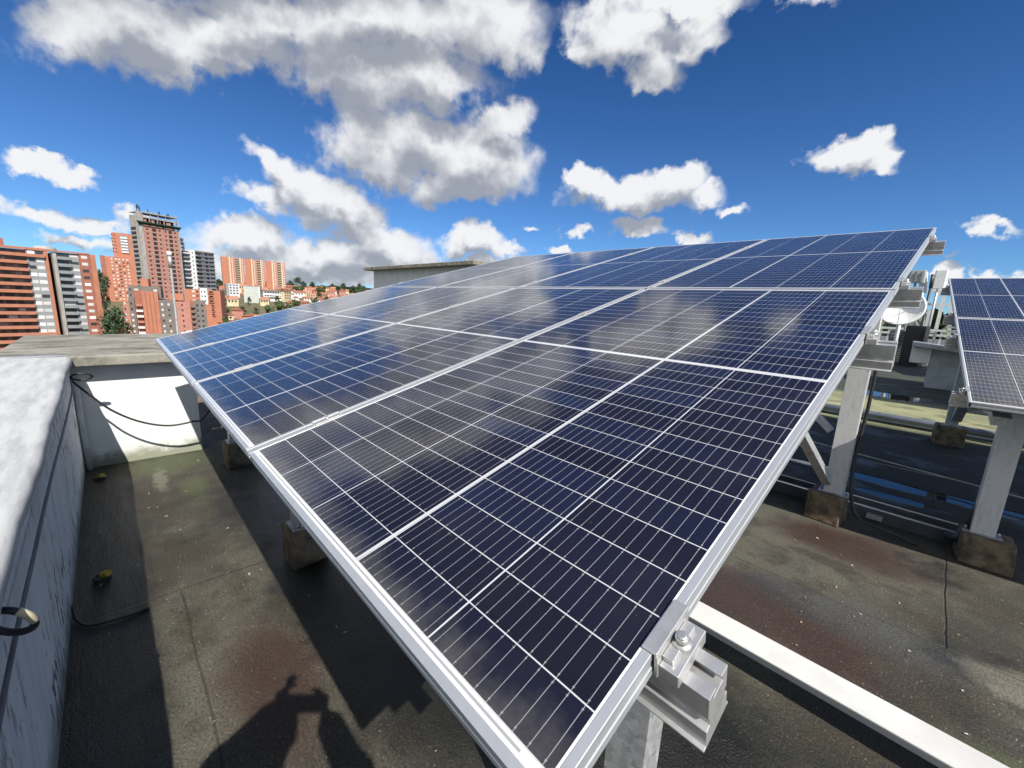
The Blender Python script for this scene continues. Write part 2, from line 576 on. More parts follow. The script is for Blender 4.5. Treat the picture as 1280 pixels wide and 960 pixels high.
g.put(b.inputs['Normal'], g.bump(g.m('ADD', g.m('MULTIPLY', cm, -1.5), g.noise(co, 40, 5)), .45, .004))

LEDGE, g, b = material('weathered_white_ledge')
co = g.coord()
n = g.noise(g.scale(co, 1.2, 7, 3), 2.2, 7, .68)
n2 = g.noise(co, 1.2, 5, .6)
c = g.mix(g.sm(n, .38, .70), (.53, .54, .54), (.36, .37, .375))
c = g.mix(g.m('MULTIPLY', g.sm(n2, .5, .72), .5), c, (.42, .43, .43))
g.put(b.inputs['Base Color'], c)
b.inputs['Roughness'].default_value = .75
g.put(b.inputs['Normal'], g.bump(g.noise(g.scale(co, 1, 3, 1), 45, 5), .25, .004))

CONC = simple('old_grey_concrete', (.30, .28, .23), (.115, .105, .085), .9, 0, 5, .5, .5, 60, (1, 2.6, 1))
COPE, g, b = material('lichen_stained_coping')
co = g.coord()
n = g.noise(g.scale(co, 1.7, 1.0, 1.6), 2.6, 8, .72)
n2 = g.noise(co, 9, 6, .65)
c = g.mix(g.sm(n, .36, .66), (.31, .295, .25), (.12, .113, .092))
c = g.mix(g.m('MULTIPLY', g.sm(n2, .55, .7), .6), c, (.10, .095, .075))
g.put(b.inputs['Base Color'], c)
b.inputs['Roughness'].default_value = .92
g.put(b.inputs['Normal'], g.bump(g.noise(co, 40, 6, .65), .6, .01))
BLOCK = simple('concrete_block', (.22, .165, .105), (.075, .058, .040), .9, 0, 14, .5, .7, 90)
DARKSTEEL = simple('dark_painted_steel', (.06, .07, .08), (.035, .04, .045), .4, .4, 6, .5)
RUBBER = simple('black_rubber', (.018, .018, .02), (.03, .03, .03), .5, 0, 30, .5)
WHITEPLASTIC = simple('white_plastic', (.80, .80, .79), (.70, .70, .69), .4, 0, 9, .5)
GREYCONC = simple('pale_render', (.42, .44, .45), (.30, .32, .33), .85, 0, 4, .5, .3, 50)
YELLOW = simple('yellow_plastic', (.62, .40, .03), (.5, .33, .03), .4, 0, 40, .4)
BLACKPLASTIC = simple('black_cabinet', (.012, .012, .014), (.02, .02, .022), .45, 0, 10, .5)

# photovoltaic laminate
CELLS, g, b = material('solar_cells')
co = g.coord()
x, y, z = g.xyz(co)
SW, GAP, TG = .2101, .0029, .0095
right = g.m('GREATER_THAN', x, .1075)
xs = g.m('SUBTRACT', g.m('ADD', x, .5345), g.m('MULTIPLY', right, TG - GAP))
pit = SW + GAP
fx = g.m('MODULO', xs, pit)
ix = g.m('FLOOR', g.m('DIVIDE', xs, pit))
in_x = g.m('MULTIPLY', g.m('LESS_THAN', fx, SW), g.m('MULTIPLY', g.m('GREATER_THAN', xs, 0), g.m('LESS_THAN', xs, pit * 5)))
tgap = g.m('MULTIPLY', g.m('GREATER_THAN', x, .1075 - TG + GAP), g.m('LESS_THAN', x, .1075))
in_x = g.m('MULTIPLY', in_x, g.m('SUBTRACT', 1, tgap))
ya = g.m('SUBTRACT', g.m('ABSOLUTE', y), .0095)
PR, RG = .0704, .0018
fy = g.m('MODULO', ya, PR)
iy = g.m('ADD', g.m('FLOOR', g.m('DIVIDE', ya, PR)), g.m('MULTIPLY', g.m('SIGN', y), 40))
in_y = g.m('MULTIPLY', g.m('LESS_THAN', fy, PR - RG), g.m('MULTIPLY', g.m('GREATER_THAN', ya, 0), g.m('LESS_THAN', ya, PR * 15)))
cell = g.m('MULTIPLY', in_x, in_y)
obi = g.new('ShaderNodeObjectInfo')
wn = g.new('ShaderNodeTexWhiteNoise', noise_dimensions='3D')
g.put(wn.inputs[0], g.comb(ix, iy, g.m('MULTIPLY', obi.outputs['Random'], 91)))
cc = g.mix(g.m('POWER', wn.outputs[0], 1.6), (.0060, .0060, .0135), (.008, .014, .042))
nz = g.noise(co, 3, 3)
cc = g.mix(g.sm(nz, .3, .7), cc, g.mix(.5, cc, (.011, .009, .019)))
bw = SW / 10
fb = g.m('ABSOLUTE', g.m('SUBTRACT', g.m('MODULO', fx, bw), bw / 2))
fm = g.m('ABSOLUTE', g.m('SUBTRACT', fy, (PR - RG) / 2))
pad = g.m('MULTIPLY', g.m('GREATER_THAN', fm, .0285), g.m('LESS_THAN', fm, .0305))
busw = g.m('MULTIPLY_ADD', pad, .0007, .00046)
bus = g.m('LESS_THAN', fb, busw)
fing = 0.02
cc = g.mix(fing, cc, (.20, .20, .24))
cc = g.mix(g.m('MULTIPLY', bus, .42), cc, (.62, .62, .66))
# tabbing ribbon in the white margin
rib = g.m('MULTIPLY', g.m('GREATER_THAN', g.m('ABSOLUTE', y), 1.0690), g.m('LESS_THAN', g.m('ABSOLUTE', y), 1.0722))
rib = g.m('MULTIPLY', rib, g.m('LESS_THAN', g.m('ABSOLUTE', x), .5))
inside = g.m('MULTIPLY', g.m('LESS_THAN', g.m('ABSOLUTE', x), .5345), g.m('LESS_THAN', g.m('ABSOLUTE', y), 1.0655))
sheet = g.mix(rib, g.mix(inside, (.80, .81, .82), (.54, .55, .57)), (.34, .35, .37))
col = g.mix(cell, sheet, cc)
edge = g.m('MULTIPLY', g.sm(g.m('ADD', g.m('ABSOLUTE', y), g.m('MULTIPLY', g.noise(co, 14, 4, .7), .10)), 1.06, 1.14), .22)
dust = g.m('MAXIMUM', g.m('MULTIPLY', g.sm(g.noise(co, 150, 2, .6), .72, .80), .3), g.m('MAXIMUM', edge, g.m('MULTIPLY', g.sm(g.noise(co, 2.4, 5, .65), .45, .75), .025)))
col = g.mix(dust, col, (.30, .29, .26))
g.put(b.inputs['Base Color'], col)
b.inputs['IOR'].default_value = 1.5
g.put(b.inputs['Roughness'], g.m('MULTIPLY_ADD', g.noise(co, 6, 4), .07, .055))
g.put(b.inputs['Normal'], g.bump(g.noise(co, 4, 2), .02, .004))
BACK = simple('white_backsheet', (.7, .7, .7), rough=.6)


def city(name, col, col2, rough=.85, scale=.5, brick=False):
    m, g, b = material(name)
    co = g.coord()
    n = g.noise(g.scale(co, 1, 1, .6), scale, 5, .65)
    c = g.mix(g.sm(n, .35, .7), col, col2)
    if brick:
        z = g.xyz(co)[2]
        cr = g.m('MODULO', g.m('ADD', z, 200), .25)
        c = g.mix(g.m('MULTIPLY', g.m('LESS_THAN', cr, .03), .35), c, (.40, .30, .24))
        c = g.mix(g.m('MULTIPLY', g.sm(g.noise(co, 3, 4, .7), .55, .75), .3), c, tuple(q * .7 for q in col))
    g.put(b.inputs['Base Color'], c)
    b.inputs['Roughness'].default_value = rough
    return m


BRICK = city('orange_brick', (.47, .185, .110), (.39, .155, .095), brick=True)
BRICK_D = city('dark_red_brick', (.36, .13, .085), (.27, .10, .07), brick=True)
BRICK_P = city('pink_brick', (.47, .215, .165), (.38, .175, .14), brick=True)
GREYBRICK = city('grey_brick', (.19, .165, .150), (.15, .13, .12), brick=True)
CITYCONC = city('city_concrete', (.40, .38, .35), (.28, .27, .25))
CITYGREY = city('city_grey_render', (.30, .31, .32), (.24, .25, .26))
CITYWHITE = city('city_white_render', (.80, .80, .79), (.68, .68, .67))
CREAM = city('cream_render', (.66, .55, .36), (.55, .46, .30))
YELLOWR = city('yellow_render', (.66, .50, .17), (.55, .42, .16))
TILE = city('terracotta_tiles', (.36, .135, .080), (.24, .10, .065), scale=.8)
TILE2 = city('faded_terracotta_tiles', (.44, .22, .15), (.32, .15, .10), scale=.8)
GREENNET = city('green_safety_net', (.02, .085, .055), (.015, .04, .03))
GLASS, g, b = material('window_glass')
b.inputs['Base Color'].default_value = (.035, .04, .045, 1)
b.inputs['Roughness'].default_value = .12
g.put(b.inputs['Base Color'], g.mix(g.noise(g.coord(), .7, 3), (.02, .022, .025), (.07, .075, .08)))
BLIND = city('pale_blind', (.62, .62, .60), (.48, .48, .47))
DARKOPEN = city('unlit_room', (.035, .028, .025), (.02, .018, .016))
TRUNK = simple('tree_bark', (.10, .07, .05), (.06, .045, .03), .9, 0, 6)


def leafmat(name, a, b_):
    m, g, b = material(name)
    oi = g.new('ShaderNodeObjectInfo')
    n = g.noise(g.coord(), .9, 4, .7)
    c = g.mix(g.sm(n, .35, .68), a, b_)
    c = g.mix(g.m('MULTIPLY', oi.outputs['Random'], .4), c, tuple(q * .65 for q in a))
    g.put(b.inputs['Base Color'], c)
    b.inputs['Roughness'].default_value = .7
    return m


LEAF = leafmat('green_leaves', (.045, .085, .022), (.085, .125, .035))
LEAF_D = leafmat('dark_leaves', (.030, .060, .024), (.060, .092, .034))

# ------------------------------------------------------------------ ground and terrain
BASE = -24.0


def fbm(x, y):
    return (math.sin(x * .013 + 1.3) * math.cos(y * .017 - .4) + .5 * math.sin(x * .031 + y * .023) + .25 * math.sin(x * .071 - y * .053 + 2))


def ground_z(x, y):
    r = math.hypot(x, y)
    t = min(max((r - 260) / 560.0, 0), 1)
    t = t * t * (3 - 2 * t)
    z = BASE + t * 29 + fbm(x, y) * 1.6 * min(1, r / 300)
    if r > 900:
        t2 = min((r - 900) / 2600, 1)
        z += t2 * (26 + 26 * math.sin(math.atan2(y, x) * 7 + .8) + 14 * math.sin(math.atan2(y, x) * 19) + 8 * math.sin(math.atan2(y, x) * 43 + 2))
    if r > 5000:
        z -= (r - 5000) * .004
    return z


TERR, g, b = material('town_hillside')
co = g.coord()
n = g.noise(co, .02, 6, .6)
n2 = g.noise(co, .15, 5, .65)
c = g.mix(g.sm(n2, .42, .62), (.075, .095, .04), (.20, .13, .085))
c = g.mix(g.sm(g.v('LENGTH', co), 700, 1000), c, g.mix(n, (.028, .05, .028), (.05, .075, .035)))
g.put(b.inputs['Base Color'], c)
b.inputs['Roughness'].default_value = 1
bm = bmesh.new()
rad = [0, 30, 60, 100, 150, 200, 260, 310, 360, 420, 480, 540, 600, 680, 760, 850, 950, 1200, 1600, 2100, 2700, 3200, 3600, 4500, 6500, 12000]
NA = 240
rings = []
for r in rad:
    rings.append([bm.verts.new((r * math.cos(2 * math.pi * k / NA), r * math.sin(2 * math.pi * k / NA), ground_z(r * math.cos(2 * math.pi * k / NA), r * math.sin(2 * math.pi * k / NA)))) for k in range(NA)] if r else [bm.verts.new((0, 0, BASE))])
for i in range(len(rings) - 1):
    for k in range(NA):
        k2 = (k + 1) % NA
        if i == 0:
            bm.faces.new((rings[0][0], rings[1][k], rings[1][k2]))
        else:
            bm.faces.new((rings[i][k], rings[i + 1][k], rings[i + 1][k2], rings[i][k2]))
me = bpy.data.meshes.new('terrain')
bm.to_mesh(me)
bm.free()
for p in me.polygons:
    p.use_smooth = True
me.materials.append(TERR)
terr = bpy.data.objects.new('terrain', me)
COL.objects.link(terr)
tag(terr, kind='structure')

# ------------------------------------------------------------------ our rooftop
mb = MB()
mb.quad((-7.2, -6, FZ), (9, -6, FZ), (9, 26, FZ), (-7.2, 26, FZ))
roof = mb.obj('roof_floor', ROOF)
tag(roof, kind='structure')
mb = MB().box((-7.2, -6, BASE - 1), (9, 26, FZ - .01))
tag(mb.obj('building_below', GREYCONC), kind='structure')

# parapet on the left (its inner face runs along the array) with a rounded ledge
root = empty('parapet_wall', (-2.5, -1.0, FZ))
tag(root, 'low white parapet with peeling stained inner face and broad pale ledge at left', 'parapet')


def yz_in(x):
    t = (x + 1.7) / -3.25
    return -.523 - .030 * t


mb = MB()
xa, xb = -.12, -4.95
off = Vector((-2.5, -1.0, FZ))
mb.hexa([Vector(p) - off for p in ((xb, -1.6, FZ - .3), (xa, -1.6, FZ - .3), (xa, yz_in(xa) - .0, FZ - .3), (xb, yz_in(xb), FZ - .3), (xb, -1.6, -.27), (xa, -1.6, -.27), (xa, yz_in(xa), -.285), (xb, yz_in(xb), -.235))])
o = mb.obj('wall', PEEL, root)
mb = MB()
n_ = 14
for i in range(n_):                                        # ledge with a slightly wavy rounded lip
    pass
prof_pts = []
pr = [(-1.62, 0.0), (-1.62, .055), (-.60, .066), (-.03, .064), (-.008, .056), (0.0, .040), (0.0, .018), (-.006, .004), (-.014, 0)]
rows = []
N = 40
for i in range(N + 1):
    t = i / N
    xx = xa + (xb - xa) * t
    ye = -.480 - .045 * ((xx + 1.6) / -3.35) + .0035 * math.sin(xx * 5.1) + .002 * math.sin(xx * 17)
    zb = -.288 + .062 * ((xx + 1.6) / -3.35) + .002 * math.sin(xx * 7)
    row = []
    for k, (u, w) in enumerate(pr):
        yy = ye + u if k > 1 else -1.62
        row.append(mb.bm.verts.new(Vector((xx, yy, zb + w)) - off))
    rows.append(row)
for A, B in zip(rows, rows[1:]):
    for k in range(len(pr)):
        f = mb.bm.faces.new((A[k], A[(k + 1) % len(pr)], B[(k + 1) % len(pr)], B[k]))
        f.smooth = k not in (0, 8)
mb.bm.faces.new(rows[0])
mb.bm.faces.new(rows[-1][::-1])
mb.obj('ledge', LEDGE, root)

# back wall with overhanging lichen stained coping slab
root = empty('end_wall', (-4.95, -.1, FZ))
tag(root, 'short white end wall under a grey lichen stained concrete slab', 'wall')
off = Vector(root.location)
mb = MB().box(Vector((-5.15, -.90, FZ - .1)) - off, Vector((-4.95, .30, -.257)) - off)
mb.obj('wall', WALL, root)
mb = MB()
NX, NY = 8, 10
X0, X1, Y0, Y1 = -4.792, -6.95, -.98, .34
mb.box(Vector((X1, Y0, -.255)) - off, Vector((X0, Y1, -.165)) - off)
o = mb.obj('coping', COPE, root, bevel=.012, seg=3)
root2 = None

# stair house beyond the far left edge of the array
root = empty('rooftop_room', (-16, 12.5, FZ))
tag(root, 'pale rendered rooftop room with thin weathered flat roof beyond the panels', 'building')
off = Vector(root.location)
pL = at_y(467, 342, 11.0)
mb = MB().box(Vector((pL.x, 11.0, BASE)) - off, Vector((at_y(585, 340, 11.0).x, 15.5, 1.95)) - off)
mb.obj('wall', simple('pale_blue_grey_render', (.62, .64, .66), (.52, .54, .56), .85, 0, 2), root)
mb = MB().box(Vector((pL.x - .45, 10.6, 1.952)) - off, Vector((at_y(592, 332, 10.6).x, 16, 2.12)) - off)
mb.obj('roof', CONC, root, bevel=.02)

# ------------------------------------------------------------------ solar modules
MW, ML, FH = 1.098, 2.176, .035
PW, PL = 1.118, 2.196


def make_panel():
    root = empty('solar_panel')
    mb = MB()
    hw, hl = MW / 2, ML / 2
    lip = .0115
    for sx in (-1, 1):
        # long side bar: top lip, web with a shallow groove, bottom flange
        prof = [(0, 0), (0, -.010), (-.0012, -.0115), (-.0012, -.0215), (0, -.023), (0, -FH), (-.028, -FH), (-.028, -FH + .0015), (-.0025, -FH + .0015), (-.0025, -.008), (-lip, -.008), (-lip, 0)]
        mb.prism([(u * 1, v) for u, v in prof], (sx * hw, -hl, 0), (sx * hw, hl, 0), (sx, 0, 0), (0, 0, 1))
        prof2 = prof
        mb.prism(prof2, (-hw + lip, sx * hl, 0), (hw - lip, sx * hl, 0), (0, sx, 0), (0, 0, 1))
    mb.obj('frame', ALU, root, bevel=.0008, seg=1)
    mb = MB().box((-hw + lip, -hl + lip, -.0065), (hw - lip, hl - lip, -.0012))
    mb.mi = 1
    o = mb.obj('cell_laminate', [CELLS, BACK], root)
    for xx in (-.32, 0, .32):
        mb = MB().box((xx - .05, -.02, -.022), (xx + .05, .02, -.0066))
        mb.obj('junction_box', BLACKPLASTIC, root)
    return root


proto = make_panel()


def slope(ox, oy, oz, tilt, yaw):
    return Matrix.Translation((ox, oy, oz)) @ Matrix.Rotation(yaw, 4, 'Z') @ Matrix.Rotation(tilt, 4, 'X')


T1, Y1_ = R(15.086), 0.0
S1 = slope(0, 0, 0, T1, 0)
S2 = slope(.345, 3.484, -.017, R(13.95), R(3.453))
S3 = slope(.5, 11.0, -.03, R(13.95), R(3.45))  # unseen third array, set here for its shadow on the roof
S4 = slope(.62, 17.6, -.03, R(13.95), R(3.45))  # unseen fourth array, added to carry that shadow farther back
first = True
LOWER = ['nearest lower panel with the rail end clamp at its bottom corner', 'second lower panel from the near corner', 'third lower panel from the near corner', 'lower panel at the far left corner above the end wall']
UPPER = ['upper panel at the top right corner of the big array', 'second upper panel from the top right corner', 'third upper panel from the top right corner', 'farthest upper panel below the rooftop room']
cols = ['first', 'second', 'third']


def place(S, sgn, ncol, labels, group):
    global first
    for row in range(2):
        for c in range(ncol):
            if first:
                o = proto
                first = False
            else:
                o = copy_tree(proto)
            cx = sgn * (MW / 2 + c * PW)
            cy = ML / 2 + row * PL
            m = S @ Matrix.Translation((cx, cy, 0)) @ (Matrix.Rotation(math.pi, 4, 'Z') if row == 1 else Matrix())
            o.matrix_world = m
            o.location, o.rotation_euler = m.to_translation(), m.to_euler()
            tag(o, labels[row][c], 'solar panel', group)


place(S1, -1, 4, [LOWER, UPPER], 'solar panels of the big array')
place(S2, 1, 3, [['lower panel with near left corner of the second array at right edge', 'lower panel right of the corner panel in the second array', 'outermost lower panel of the second array'],
                 ['upper panel at the left end of the second array', 'upper middle panel of the second array', 'outermost upper panel of the second array']], 'solar panels of the second array')
place(S3, 1, 2, [['lower left panel of the unseen third array set for its shadow', 'lower right panel of the unseen third array set for its shadow'], ['upper left panel of the unseen third array set for its shadow', 'upper right panel of the unseen third array set for its shadow']], 'solar panels of the third array')
place(S4, 1, 2, [['lower left panel of the unseen fourth array added for shade', 'lower right panel of the unseen fourth array added for shade'], ['upper left panel of the unseen fourth array added for shade', 'upper right panel of the unseen fourth array added for shade']], 'solar panels of the added fourth array')

# ------------------------------------------------------------------ rails, clamps
RAIL_S = [.226, 1.56, 2.39, 3.87]
RP = [(-.026, 0), (-.026, -.004), (-.0255, -.036), (-.021, -.039), (-.021, -.050), (-.030, -.053), (-.030, -.078), (-.036, -.080), (-.036, -.083), (.036, -.083), (.036, -.080),
      (.030, -.078), (.030, -.053), (.021, -.050), (.021, -.039), (.0255, -.036), (.026, -.004), (.026, 0), (.008, 0), (.008, -.003), (.013, -.003), (.013, -.012), (-.013, -.012), (-.013, -.003), (-.008, -.003), (-.008, 0)]


def rail(S, s, xa, xb, label, group):
    mb = MB()
    m = S @ Matrix.Translation((0, s, -.0355))
    e = m.to_3x3()
    a = m @ Vector((xa, 0, 0))
    root = empty('mounting_rail', a)
    mb.prism(RP, m @ Vector((xa, 0, 0)) - a, m @ Vector((xb, 0, 0)) - a, e @ Vector((0, 1, 0)), e @ Vector((0, 0, 1)))
    mb.obj('rail_profile', ALU_RAW, root, bevel=.0006, seg=1)
    # thin closing strip and splice plate near the visible end
    sg = 1 if xa > xb else -1
    mb = MB().box((xa - sg * .050, -.0245, -.036), (xa - sg * .012, -.0215, -.012), Matrix.Translation(-a) @ m)
    tag(root, label, 'rail', group)
    mb.bm.free()
    return root


RL = ['lowest aluminium rail with its cut end sticking out at the near corner', 'aluminium rail end above the tall rear post side, second from below', 'aluminium rail end beside the white dish, third from below', 'topmost aluminium rail end against the sky']
for s, l in zip(RAIL_S, RL):
    rail(S1, s, .060 if s < 1 else .075, -4.52, l, 'rails under the big array')
RL2 = ['lowest rail under the second array', 'second rail from below under the second array', 'third rail from below under the second array', 'top rail under the second array']
for s, l in zip(RAIL_S, RL2):
    rail(S2, s, -.06, 3.40, l, 'rails under the second array')


def bolt(parent, p, m, r=.0075):
    mb = MB()
    e = m.to_3x3()
    n = e @ Vector((0, 0, 1))
    mb.tube([p, p + n * .0018], r * 1.55, 16)
    mb.tube([p + n * .0018, p + n * .0105], r, 16)
    mb.tube([p + n * .0106, p + n * .0125, p + n * .0126], r * .55, 6, radii=[r * .95, r * .80, r * .5])
    return mb.obj('bolt', STEEL, parent)


STEEL = alu_mat('stainless_bolt', (.70, .69, .67), .36, .15, .75)


def end_clamp(S, s, x, sgn, label, group):
    m = S @ Matrix.Translation((x, s, 0)) @ (Matrix.Rotation(math.pi, 4, 'Z') if sgn < 0 else Matrix())
    root = empty('end_clamp', m.to_translation(), m.to_euler())
    mb = MB()
    L = .041
    mb.box((-.0125, -L, .0004), (.0065, L, .0042))
    mb.box((.0025, -L, -.0353), (.0064, L, .0003))
    mb.box((.0066, -L + .004, -.0353), (.030, L - .004, -.0155))
    mb.box((.0066, -L + .012, -.0154), (.020, L - .012, -.0085))
    body = mb.obj('clamp_body', ALU_RAW, root, bevel=.0012)
    bolt(body, Vector((.0165, 0, -.0084)), Matrix())
    tag(root, label, 'clamp', group)
    return root


names = ['lowest', 'second lowest', 'third', 'topmost']
for i, s in enumerate(RAIL_S):
    end_clamp(S1, s, 0, 1, ['aluminium end clamp with bolt holding the nearest panel corner', 'aluminium end clamp on the right edge above the rear post', 'aluminium end clamp on the right edge beside the dish', 'aluminium end clamp near the top right corner'][i], 'end clamps on the right edge')
    end_clamp(S1, s, -4 * PW + .02, -1, names[i] + ' end clamp on the far left edge of the big array', 'end clamps on the far left edge')
    end_clamp(S2, s, 0, -1, names[i] + ' end clamp on the left edge of the second array', 'end clamps of the second array')


def mid_clamp(S, s, x, label, group):
    m = S @ Matrix.Translation((x, s, 0))
    root = empty('mid_clamp', m.to_translation(), m.to_euler())
    mb = MB()
    L = .042
    mb.box((-.021, -L, .0004), (-.0075, L, .0042))
    mb.box((.0075, -L, .0004), (.021, L, .0042))
    mb.box((-.0075, -L, -.010), (.0075, L, -.0065))
    mb.box((-.0095, -L, -.0095), (-.0070, L, .0035))
    mb.box((.0070, -L, -.0095), (.0095, L, .0035))
    body = mb.obj('clamp_body', ALU_RAW, root, bevel=.0008, seg=1)
    bolt(body, Vector((0, 0, -.0064)), Matrix(), .0058)
    tag(root, label, 'clamp', group)


joint = ['first', 'second', 'third']
for c in range(3):
    for i, s in enumerate(RAIL_S):
        mid_clamp(S1, s, -(c + 1) * PW + .01, names[i] + ' mid clamp on the %s panel joint counted from the right edge' % joint[c], 'mid clamps between panels')
mid_clamp(S2, RAIL_S[0], PW - .01, 'mid clamp on the lower rail of the second array', 'mid clamps of the second array')

# ------------------------------------------------------------------ supports


def block(p, w, d, h, rot, label, group, seed=0):
    """weathered concrete foot"""
    r = random.Random(seed)
    root_bm = MB()
    cs = []
    for zz in (0, h):
        for (sx, sy) in ((-1, -1), (1, -1), (1, 1), (-1, 1)):
            k = 1.0 if zz == 0 else .95
            cs.append(Vector((sx * w / 2 * k + r.uniform(-.008, .008), sy * d / 2 * k + r.uniform(-.008, .008), zz + r.uniform(-.004, .006))))
    root_bm.hexa(cs)
    bmesh.ops.subdivide_edges(root_bm.bm, edges=root_bm.bm.edges[:], cuts=5, use_grid_fill=True)
    for v in root_bm.bm.verts:
        if v.co.z > .01:
            v.co += Vector((r.uniform(-1, 1), r.uniform(-1, 1), r.uniform(-1, 1))) * .0035
    o = root_bm.obj('concrete_block', BLOCK, None, bevel=.012, seg=3)
    o.location = p
    o.rotation_euler = (0, 0, rot)
    tag(o, label, 'concrete block', group)
    return o


def post(p, top, w, d, mat, label, group, rot=0, braces=(), plate=True):
    root = empty('support_post', p, (0, 0, rot))
    h = top - p[2]
    mb = MB()
    t = .006
    # channel: web facing -y and two flanges
    mb.box((-w / 2, -d / 2, .006), (w / 2, -d / 2 + t, h))
    mb.box((-w / 2, -d / 2 + t + .0005, .006), (-w / 2 + t, d / 2, h))
    mb.box((w / 2 - t, -d / 2 + t + .0005, .006), (w / 2, d / 2, h))
    mb.obj('post_channel', mat, root, bevel=.0015, seg=1)
    if plate:
        mb = MB().box((-w / 2 - .035, -d / 2 - .02, 0), (w / 2 + .035, d / 2 + .02, .006))
        pl = mb.obj('base_plate', GALV, root)
        for sx in (-1, 1):
            MB().tube([(sx * (w / 2 + .02), 0, .0061), (sx * (w / 2 + .02), 0, .030)], .008, 6).obj('anchor_bolt', GALV, pl)
    for (a, b, bw, bh, m2) in braces:
        mb = MB().bar(a, b, bw, bh, (1, 0, 0) if abs(a[0] - b[0]) < .1 else (0, 1, 0))
        mb.obj('brace', m2, root, bevel=.002, seg=1)
    tag(root, label, 'post', group)
    return root


def zplane(S, x, y):
    """height of the array plane above a floor point"""
    inv = S.inverted()
    n = S.to_3x3() @ Vector((0, 0, 1))
    o = S.to_translation()
    return o.z - (n.x * (x - o.x) + n.y * (y - o.y)) / n.z


BH = .235
# rear supports of the big array
for i, xx in enumerate((-.155, -2.30, -4.25)):
    yy = 3.93
    zt = zplane(S1, xx, yy) - .215
    post((xx - (.08 if i == 0 else 0), yy, FZ + BH), zt, .130, .09, WHITE_STEEL, ['tall white rear post with two braces at the right end of the big array', 'tall white rear post in the middle under the big array', 'tall white rear post at the far left under the big array'][i], 'posts under the big array',
         braces=[((-.05, -.075, .10), (-.21, -.98, .78), .06, .07, GALV), ((-.10, .02, .50), (-1.0, .02, 1.30), .05, .05, WHITE_STEEL)])
    block((xx - (.11 if i == 0 else 0), yy - .02, FZ), .245, .24, BH, .06 * (i - 1), ['tan weathered concrete block under the rear post of the big array', 'concrete block under the middle rear post', 'concrete block under the far left rear post'][i], 'concrete blocks', i)
# front supports
for i, xx in enumerate((-.135, -2.38, -4.30)):
    yy = .47
    zt = zplane(S1, xx, yy) - .215
    post((xx, yy, FZ + BH), zt, .085, .07, GALV, ['grey galvanised front post under the near corner of the big array', 'short front post on the middle block at the low edge', 'short front post on the far left block at the low edge'][i], 'posts under the big array')
    block((xx, yy + .03, FZ), .21, .21, BH + .0, .05 * i, ['concrete block under the near corner of the big array', 'mossy concrete block under the low edge of the panels', 'dark concrete block beside the end wall under the low edge'][i], 'concrete blocks', 10 + i)
# sloping beams that carry the rails
for i, xx in enumerate((-.155, -2.34, -4.27)):
    root = MB()
    m = S1
    a = m @ Vector((xx, .12, -.165))
    b_ = m @ Vector((xx, 4.22, -.165))
    root.bar(a, b_, .09, .09)
    o = root.obj('sloping_beam', GALV, None, bevel=.003, seg=1)
    tag(o, ['grey sloping steel beam under the right end of the big array', 'grey sloping steel beam under the middle of the big array', 'grey sloping steel beam under the far left of the big array'][i], 'beam', 'sloping beams')
# second array
for i, (fx_, fy_, rx_, ry_) in enumerate(((.59, 4.03, .455, 8.05), (2.75, 4.15, 2.6, 8.17))):
    post((fx_, fy_, FZ + .21), zplane(S2, fx_, fy_) - .125, .118, .08, WHITE_STEEL, ['stained white front post of the second array at right edge', 'outer front post of the second array'][i], 'posts under the second array', R(3.4))
    block((fx_ + .03, fy_ - .01, FZ), .255, .24, .21, R(4), ['dark wet concrete block under the stained white post', 'concrete block under the outer front post'][i], 'concrete blocks', 20 + i)
    post((rx_, ry_, FZ + .26), zplane(S2, rx_, ry_) - .125, .125, .09, GALV, ['grey rear post of the second array with a leaning brace', 'outer rear post of the second array'][i], 'posts under the second array', R(3.4),
         braces=[((.03, -.06, .10), (.12, -1.2, zplane(S2, rx_, ry_ - 1.2) - .15 - FZ - .26), .06, .10, GALV)])
    block((rx_, ry_, FZ), .30, .28, .26, R(4), ['dark concrete block standing in the sunlit strip under the second array', 'concrete block under the outer rear post'][i], 'concrete blocks', 30 + i)
    mb = MB()
    mb.bar(S2 @ Vector((.17 if i == 0 else 2.3, .12, -.15)), S2 @ Vector((.17 if i == 0 else 2.3, 4.22, -.15)), .08, .06)
    tag(mb.obj('sloping_beam', GALV), ['grey sloping beam at the left end of the second array', 'grey sloping beam at the outer end of the second array'][i], 'beam', 'sloping beams')

# ------------------------------------------------------------------ things lying on the roof
# white box beam on low feet
root = empty('white_beam', (0, 1.78, FZ))
tag(root, 'long white steel beam lying above the wet roof in the foreground', 'beam')
off = Vector(root.location)
mb = MB()
prof = [(-.075, 0), (-.075, -.007), (-.058, -.048), (-.050, -.050), (.050, -.050), (.058, -.048), (.075, -.007), (.075, 0)]
mb.prism(prof, Vector((-3.2, 1.775, -1.05)) - off, Vector((2.4, 1.775, -1.05)) - off, (0, 1, 0), (0, 0, 1))
mb.obj('beam_box', simple('bright_white_paint', (.66, .66, .65), (.52, .52, .51), .5, 0, 2.2, .5, .08, 40), root, bevel=.003)
for xx in (-2.6, -1.0, 1.2, 2.2):
    mb = MB().box((xx - .05, -.05, 0), (xx + .05, .04, .098))
    mb.obj('foot', DARKSTEEL, root)

